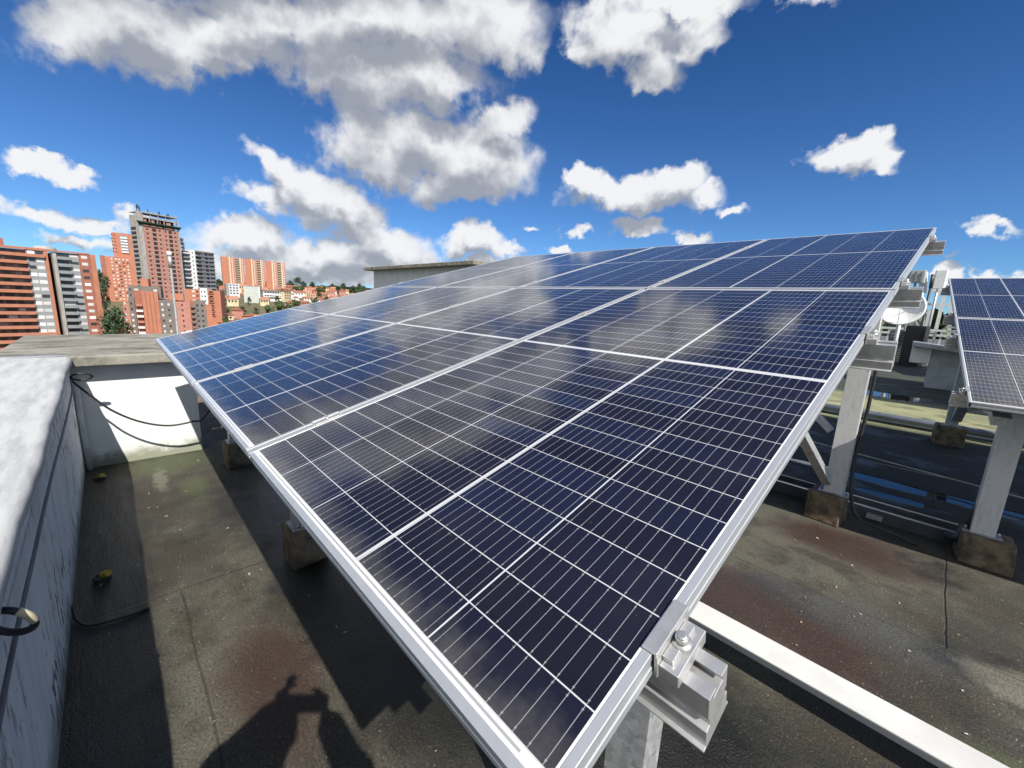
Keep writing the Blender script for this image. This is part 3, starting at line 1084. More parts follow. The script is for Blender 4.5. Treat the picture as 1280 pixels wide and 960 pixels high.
# dark channel along the floor by the post feet
root = empty('floor_channel', (0, 4.3, FZ))
tag(root, 'low dark steel channel running along the floor between the post feet', 'channel')
mb = MB()
mb.box((-3.5, -.11, .002), (.50, -.105, .10))
mb.box((-3.5, -.1045, .095), (.50, -.05, .10))
mb.box((-3.5, .03, .002), (.50, .035, .12))
mb.obj('channel_profile', simple('slate_painted_steel', (.115, .13, .145), (.07, .08, .09), .45, .2, 6, .5), root)
mb = MB()
mb.tube([(-3.5, -.1075, .104), (.50, -.1075, .104)], .0065, 6)
mb.tube([(-3.5, .0325, .124), (.50, .0325, .124)], .0055, 6)
mb.obj('edge_strip', WHITEPLASTIC, root)
mb = MB().box((-.02, -.135, .02), (.08, -.112, .06))
mb.obj('clip', GALV, root)

# pale taut cord and pipe farther back
a, b_ = at_z(1030, 556, -1.10), at_z(1232, 610, -1.10)
mb = MB().tube([a + (a - b_) * 2, a, b_, b_ + (b_ - a) * 3], .008, 6)
tag(mb.obj('taut_cord', simple('pale_cord', (.70, .68, .52), rough=.7)), 'thin pale cord stretched above the wet roof', 'cord')
root = MB()
pa, pb = Vector((-3.5, 8.72, -1.08)), Vector((5, 8.72, -1.08))
root.tube([pa, pb], .055, 12)
root.box((-3.5, 8.80, -1.199), (5, 8.86, -1.11))
tag(root.obj('floor_pipe', simple('blue_grey_pipe', (.22, .25, .30), (.15, .17, .2), .4, .3)), 'blue grey pipe running along the roof before the sunlit strip', 'pipe')

# black cables hanging from the posts


def curve_pts(ctrl, n=10):
    out = []
    c = [Vector(p) for p in ctrl]
    c = [c[0] * 2 - c[1]] + c + [c[-1] * 2 - c[-2]]
    for i in range(1, len(c) - 2):
        for k in range(n):
            t = k / n
            p0, p1, p2, p3 = c[i - 1:i + 3]
            out.append(.5 * ((2 * p1) + (-p0 + p2) * t + (2 * p0 - 5 * p1 + 4 * p2 - p3) * t * t + (-p0 + 3 * p1 - 3 * p2 + p3) * t ** 3))
    out.append(c[-2])
    return out


def cable(ctrl, r, label, mat=None, name='cable', group=None):
    mb = MB().tube(curve_pts(ctrl), r, 8)
    return tag(mb.obj(name, mat or RUBBER), label, 'cable', group)


cable([at_y(1098, 446, 3.90), at_y(1085, 510, 3.90), at_y(1068, 575, 3.88), at_y(1064, 620, 3.86), at_y(1074, 648, 3.84), at_y(1110, 664, 3.86), (.3, 3.92, FZ + .02)], .012, 'black cable hanging down the tall white rear post')
cable([at_y(1272, 530, 4.1), at_y(1245, 580, 4.08), at_y(1232, 618, 4.06), at_y(1212, 650, 4.05), at_y(1199, 672, 4.05), (.43, 4.08, FZ + .1)], .022, 'thick black cables down to the channel beside the stained post')
cable([at_y(1268, 545, 4.12), at_y(1252, 590, 4.12), at_y(1226, 628, 4.1), at_y(1206, 668, 4.08), (.45, 4.12, FZ + .1)], .016, 'thinner black cable next to the thick pair at right')

# cable slung along the end wall, with a ring at the hook
XWF = -4.93
hook = at_x(88, 475, -4.66)
cable([hook, at_x(110, 492, -4.66), at_x(140, 513, -4.66), at_x(175, 527, -4.66), at_x(210, 532, -4.66), at_x(240, 527, -4.65), at_x(256, 520, -4.6), (-4.4, .55, -.32)], .0085, 'black cable sagging across the white end wall')
mb = MB().tube([hook + Vector((.02 * math.sin(t * math.pi / 12), .065 + .062 * math.cos(t * math.pi / 12), .02 + .030 * math.sin(t * math.pi / 12))) for t in range(25)], .0085, 8)
tag(mb.obj('cable_loop', RUBBER), 'small black cable loop on the hook at the wall corner', 'cable')
cable([hook, (-4.2, -.512, -.36), (-3.3, -.505, -.395), (-2.4, -.497, -.40), (-1.75, -.493, -.43), (-1.2, -.49, -.46), (-.7, -.48, -.50)], .0055, 'grey cable strung along the inner face of the parapet', simple('grey_cable', (.20, .19, .19), rough=.6))
cable([at_z(90, 757, FZ + .03), at_z(95, 774, FZ + .012), at_z(110, 782, FZ + .009), at_z(135, 777, FZ + .009), at_z(165, 768, FZ + .007), at_z(188, 759, FZ + .006)], .0062, 'dark cord lying along the membrane seam in the shade')
# downpipe in the corner
mb = MB().tube([(-4.92, -.525, FZ), (-4.92, -.53, -.36)], .022, 10)
tag(mb.obj('corner_pipe', simple('white_pipe_paint', (.68, .68, .67), (.5, .5, .49), .7, 0, 8)), 'thin white painted pipe up the wall corner', 'pipe')

# black hose ring sticking out of the parapet
root = empty('hose_ring', at_y(13, 777, -.485))
tag(root, 'black hose ring with a cream end sticking out of the parapet', 'ring')
mb = MB()
rr = .050
axr = ray(18, 775).normalized()
e1 = (rt + dn * -.25).normalized()
e2 = (dn * .62 + fw * .45).normalized()
arc = [e1 * (rr * math.cos(R(t))) + e2 * (rr * math.sin(R(t))) for t in range(20, 325, 8)]
mb.tube(arc, .0085, 10)
mb.obj('hose', RUBBER, root)
mb = MB().tube([e1 * (rr * math.cos(R(t))) + e2 * (rr * math.sin(R(t))) for t in range(-38, 23, 6)], .0092, 10)
mb.obj('end_piece', simple('cream_plastic', (.66, .60, .42), (.5, .45, .3), .5, 0, 20), root)
mb = MB().tube([arc[20], arc[20] + Vector((-.01, -.08, 0))], .0085, 8)
mb.obj('stub', RUBBER, root)


def connector(p, rot, label):
    root = empty('cable_clip', p, (0, 0, rot))
    mb = MB().tube([(.045 * math.cos(t * math.pi / 10), .045 * math.sin(t * math.pi / 10), .012) for t in range(21)], .011, 8)
    mb.obj('ring', RUBBER, root)
    mb = MB().box((-.022, .02, .012), (.022, .085, .05), Matrix.Rotation(.35, 4, 'X'))
    mb.box((-.026, .03, .030), (.026, .045, .056), Matrix.Rotation(.35, 4, 'X'))
    mb.obj('clip_body', YELLOW, root, bevel=.004)
    root.scale = (.72, .72, .72)
    tag(root, label, 'clip', 'yellow cable clips')


connector((-4.60, -.45, FZ + .002), -1.2, 'yellow clip with a black ring lying in the corner by the end wall')
connector((-2.88, -.425, FZ + .002), -.9, 'yellow clip with a black ring lying by the parapet in the shade')

# crumbs of dry leaf and paint
mb = MB()
for i in range(80):
    if rnd.random() < .6:
        px_, py_ = rnd.uniform(-4.7, -.4), rnd.uniform(-.45, .9)
    else:
        px_, py_ = rnd.uniform(-.4, .9), rnd.uniform(1.9, 3.8)
    a = rnd.uniform(0, 6.28)
    l, w = rnd.uniform(.003, .009), rnd.uniform(.0015, .004)
    c_, s_ = math.cos(a), math.sin(a)
    zz = FZ + .004
    mb.quad(*[(px_ + c_ * u - s_ * v, py_ + s_ * u + c_ * v, zz + rnd.uniform(0, .006)) for u, v in ((-l, -w), (l, -w), (l, w), (-l, w))])
tag(mb.obj('roof_litter', simple('dry_crumbs', (.55, .52, .44), (.35, .3, .2), .8)), 'pale dry crumbs and leaf bits scattered over the roof', 'litter', kind='stuff')

# ------------------------------------------------------------------ far end of our roof: vents, cabinets, telecom gear
# concrete vent hood
vb = at_z(1158, 485, FZ)
root = empty('roof_vent', vb, (0, 0, R(2)))
tag(root, 'squat grey concrete vent with a sloping slab lid behind the second array', 'vent')
mb = MB().box((-.05, 0, 0), (1.25, .9, 1.02))
mb.obj('vent_body', GREYCONC, root, bevel=.02)
mb = MB()
mb.hexa([(-.45, -.3, 1.06), (1.5, -.3, .86), (1.5, 1.2, .86), (-.45, 1.2, 1.06), (-.45, -.3, 1.15), (1.5, -.3, .95), (1.5, 1.2, .95), (-.45, 1.2, 1.15)])
mb.obj('vent_lid', GREYCONC, root, bevel=.015)
mb = MB().box((-.44, .0, .62), (-.055, .5, 1.03))
mb.obj('side_box', WHITEPLASTIC, root, bevel=.02)

ub = at_z(1104, 452, FZ)
root = empty('air_conditioner', ub)
tag(root, 'dark louvred outdoor air conditioner on the far roof', 'air conditioner')
mb = MB().box((0, 0, 0), (.95, .6, 1.30))
casing = mb.obj('casing', simple('grey_casing', (.10, .10, .10), rough=.5), root)
LOUV = simple('louvre_metal', (.28, .28, .28), rough=.5)
for k in range(13):
    MB().box((.04, -.05, .06 + k * .09), (.91, -.001, .10 + k * .09)).obj('louvre', LOUV, casing)
mb = MB().box((.5, -.2, 1.302), (1.25, .3, 1.40))
mb.obj('top_tray', WHITEPLASTIC, root)
ub = at_z(1122, 456, FZ)
root = empty('equipment_cabinet', ub, (0, 0, R(-8)))
tag(root, 'tall black equipment cabinet next to the air conditioner', 'cabinet')
mb = MB().box((0, 0, 0), (.56, .8, 1.55))
mb.obj('cabinet_body', BLACKPLASTIC, root, bevel=.02)
mb = MB().box((.04, -.02, .1), (.52, -.001, 1.50))
mb.obj('cabinet_door', BLACKPLASTIC, root, bevel=.01)


def railing(Y, x0, x1, zs, label, mat):
    root = empty('railing', (x0, Y, FZ))
    for zz in zs:
        mb = MB().bar((0, 0, zz - FZ), (x1 - x0, 0, zz - FZ), .09, .09)
        mb.obj('rail', mat, root)
    n = int((x1 - x0) / 1.6)
    for k in range(n + 1):
        mb = MB().bar((k * (x1 - x0) / n, .02, 0), (k * (x1 - x0) / n, .02, max(zs) - FZ - .045), .07, .07, (0, 1, 0))
        mb.obj('post', mat, root)
    tag(root, label, 'railing')


railing(24.8, -3.2, 3.4, (at_y(1150, 412, 24.8).z, at_y(1150, 418, 24.8).z), 'low white railing along the far roof edge', WHITEPLASTIC)
mb = MB().box((-6, 25.4, FZ), (6, 25.7, at_y(1160, 424, 25.4).z))
tag(mb.obj('far_parapet', GREYCONC), 'pale parapet at the far roof edge under the railing', 'parapet')

# dish antenna
DY = 20.0
dc = at_y(1127, 387, DY)
root = empty('dish_antenna', (dc.x, DY + .4, FZ))
tag(root, 'round white dish antenna on a pole past the panel edge', 'antenna')
off = Vector(root.location)
mb = MB()
aim = (CAM + Vector((-1.5, 1.0, 6)) - dc).normalized()
q = aim.to_track_quat('Z', 'Y').to_matrix()
RD = .60
prev = None
for j in range(9):
    rr = RD * j / 8
    ring = [mb.bm.verts.new(dc - off + q @ Vector((rr * math.cos(2 * math.pi * k / 32), rr * math.sin(2 * math.pi * k / 32), .22 * (rr / RD) ** 2))) for k in range(32)] if j else [mb.bm.verts.new(dc - off)]
    if prev:
        for k in range(32):
            f = mb.bm.faces.new((prev[0], ring[k], ring[(k + 1) % 32])) if len(prev) == 1 else mb.bm.faces.new((prev[k], ring[k], ring[(k + 1) % 32], prev[(k + 1) % 32]))
            f.smooth = True
    prev = ring
refl = o = mb.obj('reflector', WHITEPLASTIC, root)
md = o.modifiers.new('solid', 'SOLIDIFY')
md.thickness = .03
mb = MB()
mb.tube([dc - off + q @ Vector((RD * math.cos(t * math.pi / 16), RD * math.sin(t * math.pi / 16), .22)) for t in range(33)], .035, 8, caps=False)
mb.obj('rim', WHITEPLASTIC, refl)
mb = MB()
for t in (30, 150, 270):
    mb.tube([dc - off + q @ Vector((RD * .97 * math.cos(R(t)), RD * .97 * math.sin(R(t)), .21)), dc - off + q @ Vector((0, 0, .62))], .012, 6)
mb.tube([dc - off + q @ Vector((0, 0, .56)), dc - off + q @ Vector((0, 0, .70))], .05, 10)
mb.obj('feed', WHITEPLASTIC, refl)
mb = MB().tube([(0, 0, 0), (0, 0, dc.z - FZ + .1)], .06, 10)
mb.tube([(0, 0, dc.z - FZ), dc - off], .05, 8)
mb.obj('pole', WHITEPLASTIC, root)


def panel_antenna(px, py_top, py_bot, Y, w, label, lean=0, ribs=False, grey=False):
    a, b_ = at_y(px + lean, py_top, Y), at_y(px, py_bot, Y)
    root = empty('panel_antenna', (b_.x, Y, FZ))
    h = a.z - b_.z
    mb = MB()
    prof = [(-w / 2, 0), (-w / 2 + .03, -.10), (w / 2 - .03, -.10), (w / 2, 0), (w / 2 - .02, .06), (-w / 2 + .02, .06)]
    mb.prism(prof, (0, 0, b_.z - FZ), (a.x - b_.x, 0, a.z - FZ), (1, 0, 0), (0, 1, 0))
    mb.obj('radome', WHITEPLASTIC if not grey else GREYCONC, root, bevel=.01)
    if ribs:
        mb = MB()
        for k in range(3):
            mb.box((-w / 2 + .08 + k * w * .3, -.16, b_.z - FZ + .05), (-w / 2 + .13 + k * w * .3, -.101, a.z - FZ - .05))
        mb.obj('rib', CITYGREY, root)
    mb = MB().tube([(0, .12, 0), (0, .12, a.z - FZ - .1)], .04, 8)
    mb.box((-.05, .06, b_.z - FZ + .3), (.05, .12, b_.z - FZ + .38))
    mb.box((-.05, .06, a.z - FZ - .38), (.05, .12, a.z - FZ - .3))
    mb.obj('mast', GALV, root)
    tag(root, label, 'antenna', 'telecom panel antennas')


panel_antenna(1144, 338, 354, 23.2, .55, 'short ribbed grey panel antenna left of the tall white ones', 3, True, True)
panel_antenna(1153, 340, 366, 23.6, .24, 'slim white panel antenna beside the ribbed one', 2)
panel_antenna(1172, 338, 361, 23.4, .36, 'tall white panel antenna nearest the second array', 6)
mb = MB()
a, b_ = at_y(1166, 343, 23.3), at_y(1163, 360, 23.3)
mb.tube([(a.x, 23.3, a.z), (b_.x, 23.3, b_.z)], .05, 8)
mb.tube([(b_.x, 23.3, b_.z), (b_.x, 23.3, FZ)], .04, 8)
tag(mb.obj('whip_antenna', DARKSTEEL), 'thin dark whip antenna between the white panel antennas', 'antenna')
# gantry carrying the antennas
root = empty('antenna_gantry', (-1, 23.9, FZ))
tag(root, 'white pipe gantry that carries the antennas on the far roof', 'gantry')
off = Vector(root.location)
for (pa_, pb_) in (((1147, 363), (1190, 365)), ((1150, 380), (1192, 381)), ((1148, 388), (1160, 389))):
    a, b_ = at_y(*pa_, 23.9), at_y(*pb_, 23.9)
    mb = MB().bar(a - off + (a - b_) * .4, b_ - off + (b_ - a) * .5, .10, .10)
    mb.obj('crossbar', WHITEPLASTIC, root)
for (pt_, pb_) in (((1181, 366), (1168, 420)), ((1173, 362), (1168, 381)), ((1162, 388), (1157, 415)), ((1155, 388), (1153, 412)), ((1141, 398), (1137, 415)), ((1190, 372), (1186, 420))):
    a, b_ = at_y(*pt_, 23.7), at_y(*pb_, 23.7)
    mb = MB().bar(a - off, b_ - off, .11, .11, (0, 1, 0))
    mb.bar(b_ - off, (b_.x - off.x, -.2, 0), .07, .07, (0, 1, 0))
    mb.obj('strut', WHITEPLASTIC, root)
for (pt_, pb_) in (((1148, 408), (1143, 396)), ((1184, 402), (1197, 403)), ((1183, 408), (1197, 410)), ((1183, 414), (1197, 415))):
    a, b_ = at_y(*pt_, 23.5), at_y(*pb_, 23.5)
    mb = MB().bar(a - off, b_ - off, .07, .07, (0, 1, 0))
    mb.obj('rung', GALV, root)

# slim mast on the next rooftop beyond the coping slab
pt_, pb_ = at_depth(211.5, 316, 30), None
root = empty('lamp_mast', (pt_.x, pt_.y, BASE))
tag(root, 'slim grey mast with a white head standing behind the coping slab', 'mast')


def mast_z(py):                                            # height on the mast's vertical for a photo row
    lo, hi = -20.0, 20.0
    for _ in range(50):
        mid = (lo + hi) / 2
        v = Vector((pt_.x, pt_.y, mid)) - CAM
        if 480 + F * v.dot(dn) / v.dot(fw) > py:
            lo = mid
        else:
            hi = mid
    return lo - BASE


mb = MB().tube([(0, 0, -1), (0, 0, mast_z(334))], .075, 10)
mb.obj('pole', simple('dull_grey_steel', (.30, .31, .32), (.22, .23, .24), .6, .2), root)
mb = MB().tube([(0, 0, mast_z(334) - .02), (0, 0, mast_z(320))], .12, 12)
mb.obj('head_body', GALV, root)
mb = MB().tube([(0, 0, mast_z(320) + .002), (0, 0, mast_z(314.5))], .15, 12)
mb.obj('head_cap', WHITEPLASTIC, root)


# ------------------------------------------------------------------ city buildings
class Bld:
    """facade from the left roof corner (pixel) to the right one; local x along the facade, y into the building, z from the street"""

    def __init__(s, name, p0, p1, Z1, depth, label, Z0=None):
        b1 = at_depth(*p1, Z1)
        d = ray(*p0)
        a1 = CAM + d * (Z0 or ((b1.z - CAM.z) / d.z))
        e = Vector((b1.x - a1.x, b1.y - a1.y, 0))
        s.w = e.length
        s.e = e.normalized()
        s.n = Vector((-s.e.y, s.e.x, 0))
        mid = (a1 + b1) / 2
        s.z0 = ground_z(mid.x, mid.y) - 2
        s.o = Vector((a1.x, a1.y, s.z0))
        s.h = b1.z - s.z0
        s.d = depth
        s.root = empty(name, s.o, (0, 0, math.atan2(s.e.y, s.e.x)))
        tag(s.root, label, 'building')
        s.cache = {}
        s.walls = MB()
        s.mats = []
        s.count = 0
        s.rest = None

    def loc(s, px, py, off=0.0):
        """facade point (x, z) seen at a pixel"""
        d = ray(px, py)
        t = ((s.o + s.n * off) - CAM).dot(s.n) / d.dot(s.n)
        p = CAM + d * t - s.o
        return p.dot(s.e), p.z

    def x(s, px, py):
        return s.loc(px, py)[0]

    def z(s, px, py):
        return s.loc(px, py)[1]

    def mat(s, m):
        if m not in s.mats:
            s.mats.append(m)
        s.walls.mi = s.mats.index(m)

    def wall(s, x0, x1, z0, z1, m, y0=0.0, y1=None):
        s.mat(m)
        s.walls.box((x0, y0, z0), (x1, s.d if y1 is None else y1, z1))

    def piece(s, name, x0, x1, z0, z1, m, proud=.05, back=.3):
        """a window, balcony or band of its own"""
        key = (name, round(x1 - x0, 2), round(z1 - z0, 2), m.name, proud)
        if s.count >= 95 and name == 'window':
            if s.rest is None:
                s.rest = (MB(), [])
            mbx, ms = s.rest
            if m not in ms:
                ms.append(m)
            mbx.mi = ms.index(m)
            mbx.box((x0, -proud, z0), (x1, back, z1))
            return
        if name == 'window':
            s.count += 1
        if key not in s.cache:
            mb = MB().box((0, -proud, 0), (x1 - x0, back, z1 - z0))
            o = mb.obj(name, m, s.root)
            s.cache[key] = o
        else:
            o = s.cache[key].copy()
            COL.objects.link(o)
            o.parent = s.root
        o.location = (x0, 0, z0)

    def done(s):
        s.walls.obj('wall', s.mats, s.root)
        if s.rest:
            o = s.rest[0].obj('window_rows', s.rest[1], s.root)
            o['kind'] = 'stuff'


rb = random.Random(3)

# ---- left apartment block
B = Bld('apartment_block', (-60, 303), (116.7, 319), 165, 14, 'broad orange brick apartment block with grey bays and balconies at the left edge')
xs = {k: B.x(p, 365) for k, p in dict(b0=40.6, c0=41.2, c1=62.5, d1=66.7, e1=72.5, f1=77.2, g1=94, h1=105, i1=118.5, j1=125).items()}
H = B.h
FL = 2.62
nf = int(H / FL)
B.wall(-4, xs['b0'], 0, H - .2, GREYBRICK, .9)
B.wall(xs['b0'], xs['c1'], 0, H - .1, CITYGREY)
B.wall(xs['c1'] + .01, xs['d1'], 0, H - .1, BRICK, -.3)
B.wall(xs['d1'] + .01, xs['e1'], 0, H - 1.2, DARKOPEN, 3.0)
B.wall(xs['e1'] + .01, xs['f1'], 0, H - .6, CITYCONC, -.3)
B.wall(xs['f1'] + .01, xs['h1'], 0, H - .1, CITYGREY, .6)
B.wall(xs['h1'] + .01, xs['i1'], 0, H, BRICK_D)
B.wall(xs['i1'] + .01, xs['j1'], 0, H + .1, BRICK, -.25)
B.wall(-4, xs['d1'], H - .09, H + .7, BRICK, -.35, .9)
B.wall(xs['d1'] + .01, xs['i1'], H + .01, H + .55, BRICK, -.15, .5)
B.wall(B.x(0, 310), B.x(8, 310), H + .71, H + 3.2, BRICK_D, 3, 8)
for k in range(nf):
    zt = H - .25 - k * FL
    # left balconies: orange parapet bands over dark recesses
    B.piece('balcony', -4, xs['b0'] - .1 if k % 11 else xs['c1'], zt - 1.25 - 1.1, zt - 1.25, BRICK, 1.0, .85)
    for j in range(6):
        x0 = -2 + j * (xs['b0'] + 1) / 6
        B.piece('window', x0 + rb.choice((0, .6)), x0 + (xs['b0'] + 1) / 6 * rb.choice((.55, .8)), zt - 1.2, zt - .05, rb.choice((GLASS, GLASS, BLIND, CITYGREY)) if rb.random() < .5 else GLASS, -.85, .95)
    for x0, x1 in ((xs['c0'] + .3, xs['c0'] + 1.9), (xs['c0'] + 2.2, xs['c1'] - .2)):
        B.piece('window', x0, x1, zt - 1.35, zt - .15, rb.choice((BLIND, BLIND, BLIND, GLASS, CITYWHITE)), .04)
    B.piece('balcony', xs['f1'] + .1, xs['g1'], zt - 1.35 - 1.1, zt - 1.35, CITYGREY, .5, .55)
    B.piece('window', xs['f1'] + .3, xs['g1'] - .2, zt - 1.3, zt - .15, GLASS if rb.random() < .85 else BLIND, -.55, .65)
    B.piece('window', xs['g1'] + .2, xs['h1'] - .15, zt - 1.25, zt - .35, rb.choice((BLIND, BLIND, CITYWHITE, GLASS)), -.55, .65)
    B.piece('window', xs['h1'] + .6, xs['i1'] - .8, zt - 1.45, zt - .35, rb.choice((BLIND, BLIND, CITYWHITE, GLASS)), .04)
mb = MB()
mb.tube([(0, 0, -.6), (0, 0, .1), (0, 0, .9), (0, 0, 1.2)], 1, 20, radii=[3.2, 3.2, 2.7, 1.2])
tk = mb.obj('roof_tank', CITYCONC, B.root)
tk.location = (B.x(60, 312), 4.5, H + .8)
B.done()

# ---- brown and orange block in front of the towers
B = Bld('brick_block', (157, 381), (266, 384), 210, 16, 'low orange and grey brick apartment block in front of the unfinished tower')
yy = 400
sec = [(156, 163.5, BRICK_P, 0), (163.5, 171, GREYBRICK, 0), (171, 181, BRICK_D, .9), (181, 201, BRICK, -.5), (201, 221, GREYBRICK, 0), (221, 239.5, BRICK_P, 0), (239.5, 244.5, BRICK_D, .8), (244.5, 259, GREYBRICK, 0), (259, 266, BRICK, -.3)]
tops = {171: 381, 181: 363}
H = B.h
FL = 2.6
for i, (a, b_, m, y0) in enumerate(sec):
    top = {0: H + .4, 1: H + 3.4, 2: H + 6.8, 3: H + 6.4, 4: H + 2.8, 5: H + 2.2, 6: H + 2.6, 7: H + 2.9, 8: H + .9}[i]
    B.wall(B.x(a, yy) + .01, B.x(b_, yy), 0, top, m, y0)
B.wall(B.x(164, yy), B.x(205, yy), H + 3.41, H + 8.9, GREYBRICK, 1.2)
B.wall(B.x(180, yy), B.x(190, yy), H + 8.91, H + 12.5, BRICK, 4)
B.wall(B.x(214, yy), B.x(232, yy), H + 2.81, H + 6.0, BRICK, 5)
for xx in (185, 190, 195):
    B.piece('pilaster', B.x(xx, yy), B.x(xx + 1.2, yy), 4, H + 6.0, BRICK_D, .62, -.4)
for k in range(10):
    zt = H + 1.4 - k * FL
    for (a, b_, m) in ((157.5, 159.5, BLIND), (165.5, 168, BLIND), (203.5, 206, BLIND), (211.5, 214, BLIND), (247, 249.5, GLASS), (253, 255.5, GLASS), (228.5, 230.5, GLASS)):
        B.piece('window', B.x(a, yy), B.x(b_, yy), zt - 1.2, zt - .2, m if rb.random() < .7 else GLASS, .04)
    B.piece('balcony', B.x(172, yy), B.x(180.5, yy), zt - 1.9, zt - .95, CITYWHITE if k % 3 else BRICK_P, .6, .85)
    B.piece('balcony', B.x(240, yy), B.x(246, yy), zt - 1.9, zt - 1.0, GREYBRICK, .5, .75)
for k in range(2):
    for a, b_ in ((166, 168), (172, 177), (196, 200)):
        B.piece('window', B.x(a, yy), B.x(b_, yy), H + 7.6 - k * FL - 1.0, H + 7.6 - k * FL, BLIND if a > 170 else GLASS, -1.15, 1.25)
B.done()

# ---- small brick block with white strip, right of it
B = Bld('brick_block', (232, 361), (276, 363), 245, 12, 'small orange brick block with a white middle strip beside the front block', 238)
H = B.h
yy = 375
for a, b_, m, t in ((232, 251, BRICK, 0), (251, 260, CITYWHITE, .8), (260, 276, BRICK, -.3)):
    B.wall(B.x(a, yy) + .01, B.x(b_, yy), 0, H + t, m, -.2 if m is CITYWHITE else 0)
for k in range(6):
    zt = H - .5 - k * 2.6
    for a, b_, m in ((241, 245, BLIND), (246, 249, GLASS), (252.5, 254, GLASS), (256, 258, GLASS), (262, 267, GLASS), (262, 266, BLIND)):
        B.piece('window', B.x(a, yy), B.x(b_, yy), zt - 1.2, zt - .3, m, .26 if 251 < a < 260 else .04)
    B.piece('balcony', B.x(261, yy), B.x(268, yy), zt - 1.9, zt - 1.2, BRICK_D, .5)
B.done()

# ---- unfinished tower
B = Bld('unfinished_tower', (172.4, 263.7), (222, 272.6), 270, 10, 'tall unfinished brick tower with bare concrete edges and green netting near its top')
H = B.h
FL = 2.72
nf = int(H / FL)
W_ = B.w
B.wall(-.6, 1.6, 0, H, CITYCONC, -.3, 2.2)
B.wall(W_ - .7, W_, 0, H - 2, CITYCONC, -.3, 1)
B.wall(1.65, W_ - .75, 0, H - 8.6, BRICK_P, .0)
for k in range(2):
    for x0, x1 in ((2.2, 4.6), (6.0, 8.8), (10.4, 12.0), (14.0, 17.6)):
        B.wall(x0 + k * .5, x1 - k * .8, H - 8.3 + k * 2.72, H - 6.4 + k * 2.72 - k * .5, BRICK_P, .15, .5)
    for xx in (1.8, 5.2, 9.4, 13.0, 18.4):
        B.wall(xx, xx + .45, H - 8.6 + k * 2.72, H - 6.1 + k * 2.72, CITYCONC, .05, .5)
B.wall(2, W_ - 1, H - 8.59, H - 3.2, DARKOPEN, 3.5, 9)
B.wall(-.6, 1.6, 0, H - 2, CITYCONC, 2.25, 9.9)
B.wall(-.4, W_ - .1, H - .5, H - .1, CITYCONC, -.35, 10.0)
for xx in (-.2, 4.2, 8.6, 13.0, 17.4, 19.8):
    B.wall(xx, xx + .7, H - .09, H + rb.uniform(.5, 1.6), CITYCONC, .1, .7)
B.wall(.5, W_ - .5, H - 3.1, H - 2.6, CITYCONC, 0.1, 9.6)
for xx in (2, 6, 10, 14, 18):
    B.wall(xx, xx + .5, H - 2.59, H - .51, CITYCONC, .3, .9)
for k in range(nf):
    zt = H - 3.2 - k * FL
    B.piece('floor_slab', 1.7, W_ - .3, zt - .25, zt, CITYCONC, .12, -.02)
    B.piece('side_slab', -.62, -.58, zt - .3, zt, CITYCONC, -2.3, 9.8)
    if zt < 3 or k < 2:
        continue
    for x0, x1, m in ((3.0, 4.2, DARKOPEN), (6.2, 8.0, DARKOPEN), (9.6, 10.6, DARKOPEN), (12.8, 13.8, DARKOPEN), (15.0, 16.6, DARKOPEN), (18.0, 19.2, DARKOPEN)):
        q = x1 < W_ - .8
        if q:
            tall = x0 in (6.2, 15.0)
            B.piece('window', x0, x1 + (.3 if tall else 0), zt - (2.2 if tall else 1.7), zt - (.35 if tall else .8), m, .03)
    mbx = None
    B.piece('side_opening', -.66, -.62, zt - 2.2, zt - .5, DARKOPEN, -3.4, 9.0)
mb = MB()
zg = H - 6.4
mb.hexa([(-2.2, -2.0, zg), (W_ + .6, -2.0, zg), (W_ + .3, -.35, zg - 1.2), (-.5, -.35, zg - 1.2), (-2.2, -2.05, zg + .7), (W_ + .6, -2.05, zg + .5), (W_ + .3, -.34, zg - .9), (-.5, -.34, zg - .9)])
mb.obj('safety_net', GREENNET, B.root)
for (xx, hh) in [(-.4 + i * .22, rb.uniform(2.6, 4.8)) for i in range(9)] + [(5 + i * .2, rb.uniform(1, 2.6)) for i in range(4)] + [(11 + i * .2, rb.uniform(1.4, 3)) for i in range(4)] + [(15.5 + i * .25, rb.uniform(1, 3)) for i in range(5)]:
    MB().bar((xx, rb.uniform(0, 1.5), H), (xx + rb.uniform(-.1, .1), rb.uniform(0, 1.5), H + hh), .15, .15, (0, 1, 0)).obj('rebar', DARKSTEEL, B.root)
B.done()

# ---- brick tower behind, left
B = Bld('brick_tower', (139, 290), (166, 293), 350, 14, 'orange brick tower with a stepped lower wing left of the unfinished tower')
H = B.h
B.wall(0, B.w + 1, 0, H, BRICK, 0, 14)
x0, x1 = B.x(146, 305), B.x(166, 305)
B.wall(B.x(150.5, 305), B.x(160.5, 305), H - 16, H - 2, CITYGREY, -.4, -.02)
xw0, xw1 = B.x(131, 360), B.x(172, 360)
zt = B.z(135, 321)
B.wall(xw0, xw1, 0, zt, BRICK, -9, -.5)
B.wall(xw0 - .4, B.x(135.5, 360), 0, zt + .5, BRICK_D, -9.3, -9.05)
for k in range(6):
    B.piece('balcony', B.x(151.5, 305), B.x(159.5, 305), H - 4.4 - k * 2.3, H - 3.3 - k * 2.3, CITYWHITE, 1.0, -.42)
for k in range(13):
    for a in (140, 143.5):
        if k < 6:
            B.piece('window', B.x(a, 305), B.x(a, 305) + .8, H - 2.6 - k * 2.7, H - 1.6 - k * 2.7, GLASS, .04)
    for a in (141, 146, 150, 155, 160):
        zz = zt - 2.2 - k * 2.7
        B.piece('window', B.x(a, 345), B.x(a, 345) + 1.2, zz, zz + 1.0, BLIND if rb.random() < .6 else GLASS, 9.05, -8.9)
B.done()

